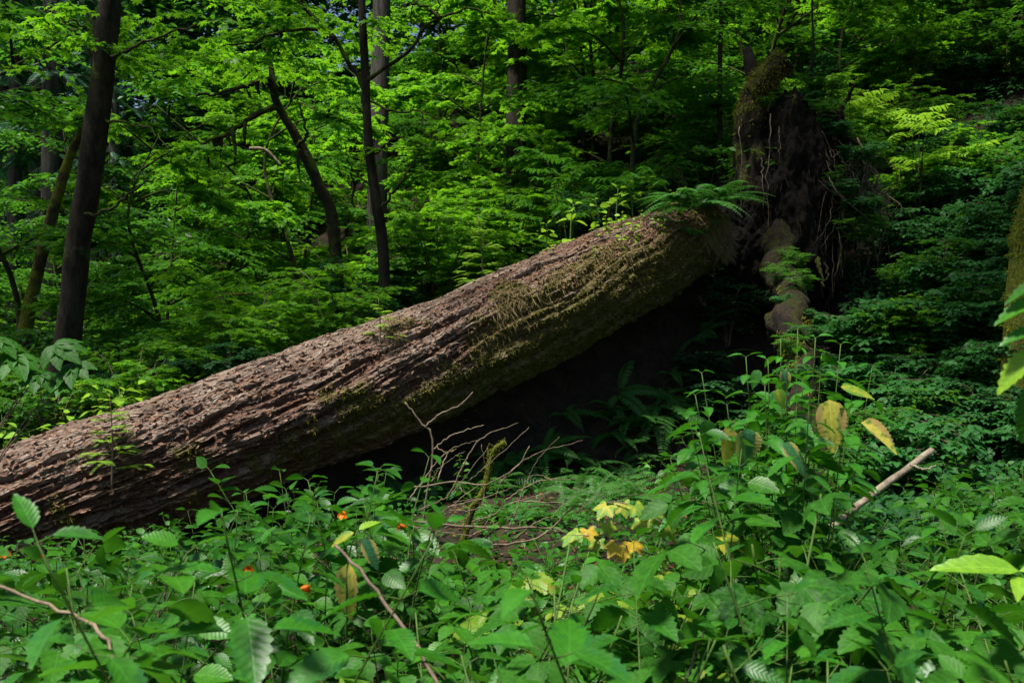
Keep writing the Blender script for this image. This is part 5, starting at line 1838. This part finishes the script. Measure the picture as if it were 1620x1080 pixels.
stick('dry_stalk', 'dry brown stalk bending over at the lower left corner', [([at(-40, 915, 2.6), at(60, 950, 2.6), at(140, 982, 2.55), at(172, 1025, 2.5), at(205, 1110, 2.45)], .005, .005)], 'twig')
stick('dry_stalk', 'long thin purple brown stalk slanting down below the big yellow leaf', [([at(530, 862, 3.0), at(575, 910, 2.9), at(625, 975, 2.8), at(665, 1030, 2.7), at(705, 1110, 2.6)], .0048, .006)], 'redstem')
stick('dry_stalk', 'short dry stalk standing beside the dry bent stalk at the lower left', [([at(225, 1045, 3.2), at(250, 980, 3.2), at(270, 900, 3.2)], .004, .003)], 'twig')
stick('dry_stalk', 'pale bent stalk at the bottom right below the dark ferns', [([at(1085, 1080, 2.6), at(1100, 1030, 2.6), at(1118, 995, 2.6)], .004, .003)], 'twig')
for a, b, Y, lab in [((300, 500), (400, 465), 14, 'yellow mossed fallen branch slanting through the shrubs at the left'), ((395, 235), (445, 262), 17, 'bare orange branch in the bright gap under the crooked maple')]:
    p, q = at(*a, Y), at(*b, Y)
    stick('dead_branch', lab, [([p, (p + q) / 2 + [0, 0, .12], q], .035, .02)], 'mossbark' if a[0] < 350 else 'root')
# brown cedar bough fallen before the hollow
cb = empty('fallen_bough', at(880, 815, 6.4))
tag(cb, 'browning feathery bough lying behind the yellow salmonberry shoot', 'branch')
tb, L = Tubes(), Leaves()
for k in range(9):
    p = at(875 + k * 14, 815 - k * 3, 6.4)
    e = at(905 + k * 14 + RN.normal(0, 10), 770 + RN.normal(0, 8), 6.5 + RN.normal(0, .15))
    frond(L, tb, p, e - p, np.linalg.norm(e - p) * 1.6, 20, .06, .4, tip=.4)
    for q in range(4):
        frond(L, tb, p + (e - p) * RN.uniform(.3, 1), (e - p) + RN.normal(0, .15, 3), .2, 12, .035, .3, tip=.5)
tb.build('twigs', M['twig'], cb)
L.build('needles', T_NARROW, M['fern'], cb)

for p in PROTOS:
    if p.name not in PLACED:
        for ch in list(p.children): bpy.data.objects.remove(ch)
        bpy.data.objects.remove(p)

# =================================================================== LIGHT, AIR, CAMERA
SUN = nrm(np.array([-.26, -.24, .93]))
el, az = math.asin(SUN[2]), math.atan2(SUN[0], SUN[1])
w = bpy.data.worlds.new('World')
SC.world = w
w.use_nodes = True
nt = w.node_tree
nt.nodes.clear()
sky = nt.nodes.new('ShaderNodeTexSky')
sky.sky_type = 'NISHITA'
sky.sun_disc = False
sky.sun_elevation = el
sky.sun_rotation = az
bg = nt.nodes.new('ShaderNodeBackground')
bg.inputs['Strength'].default_value = .055
wo = nt.nodes.new('ShaderNodeOutputWorld')
nt.links.new(sky.outputs[0], bg.inputs[0])
nt.links.new(bg.outputs[0], wo.inputs[0])
ld = bpy.data.lights.new('sun', 'SUN')
ld.energy = 4.6
ld.angle = math.radians(10)
ld.color = (1, .95, .86)
lo = bpy.data.objects.new('sun', ld)
lo.rotation_euler = Vector(-SUN).to_track_quat('-Z', 'Y').to_euler()
COL.objects.link(lo)

cd = bpy.data.cameras.new('camera')
cd.lens = 35.0
cd.sensor_width = 36.0
cd.clip_start = .05
cd.clip_end = 600
cd.dof.use_dof = True
cd.dof.focus_distance = 9.0
cd.dof.aperture_fstop = 6.3
co_ = bpy.data.objects.new('camera', cd)
co_.location = (0, 0, CAMZ)
co_.rotation_euler = (PI / 2, 0, 0)
COL.objects.link(co_)
SC.camera = co_
SC.view_settings.view_transform = 'Standard'
SC.view_settings.look = 'None'
SC.view_settings.exposure = 1.08
SC.view_settings.gamma = 1.0
SC.render.engine = 'CYCLES'
cy = SC.cycles
cy.max_bounces = 7
cy.diffuse_bounces = 4
cy.transmission_bounces = 5
cy.glossy_bounces = 2
cy.use_denoising = True
cy.caustics_reflective = cy.caustics_refractive = False
cy.sample_clamp_indirect = 4
cy.use_adaptive_sampling = True
cy.adaptive_threshold = .02
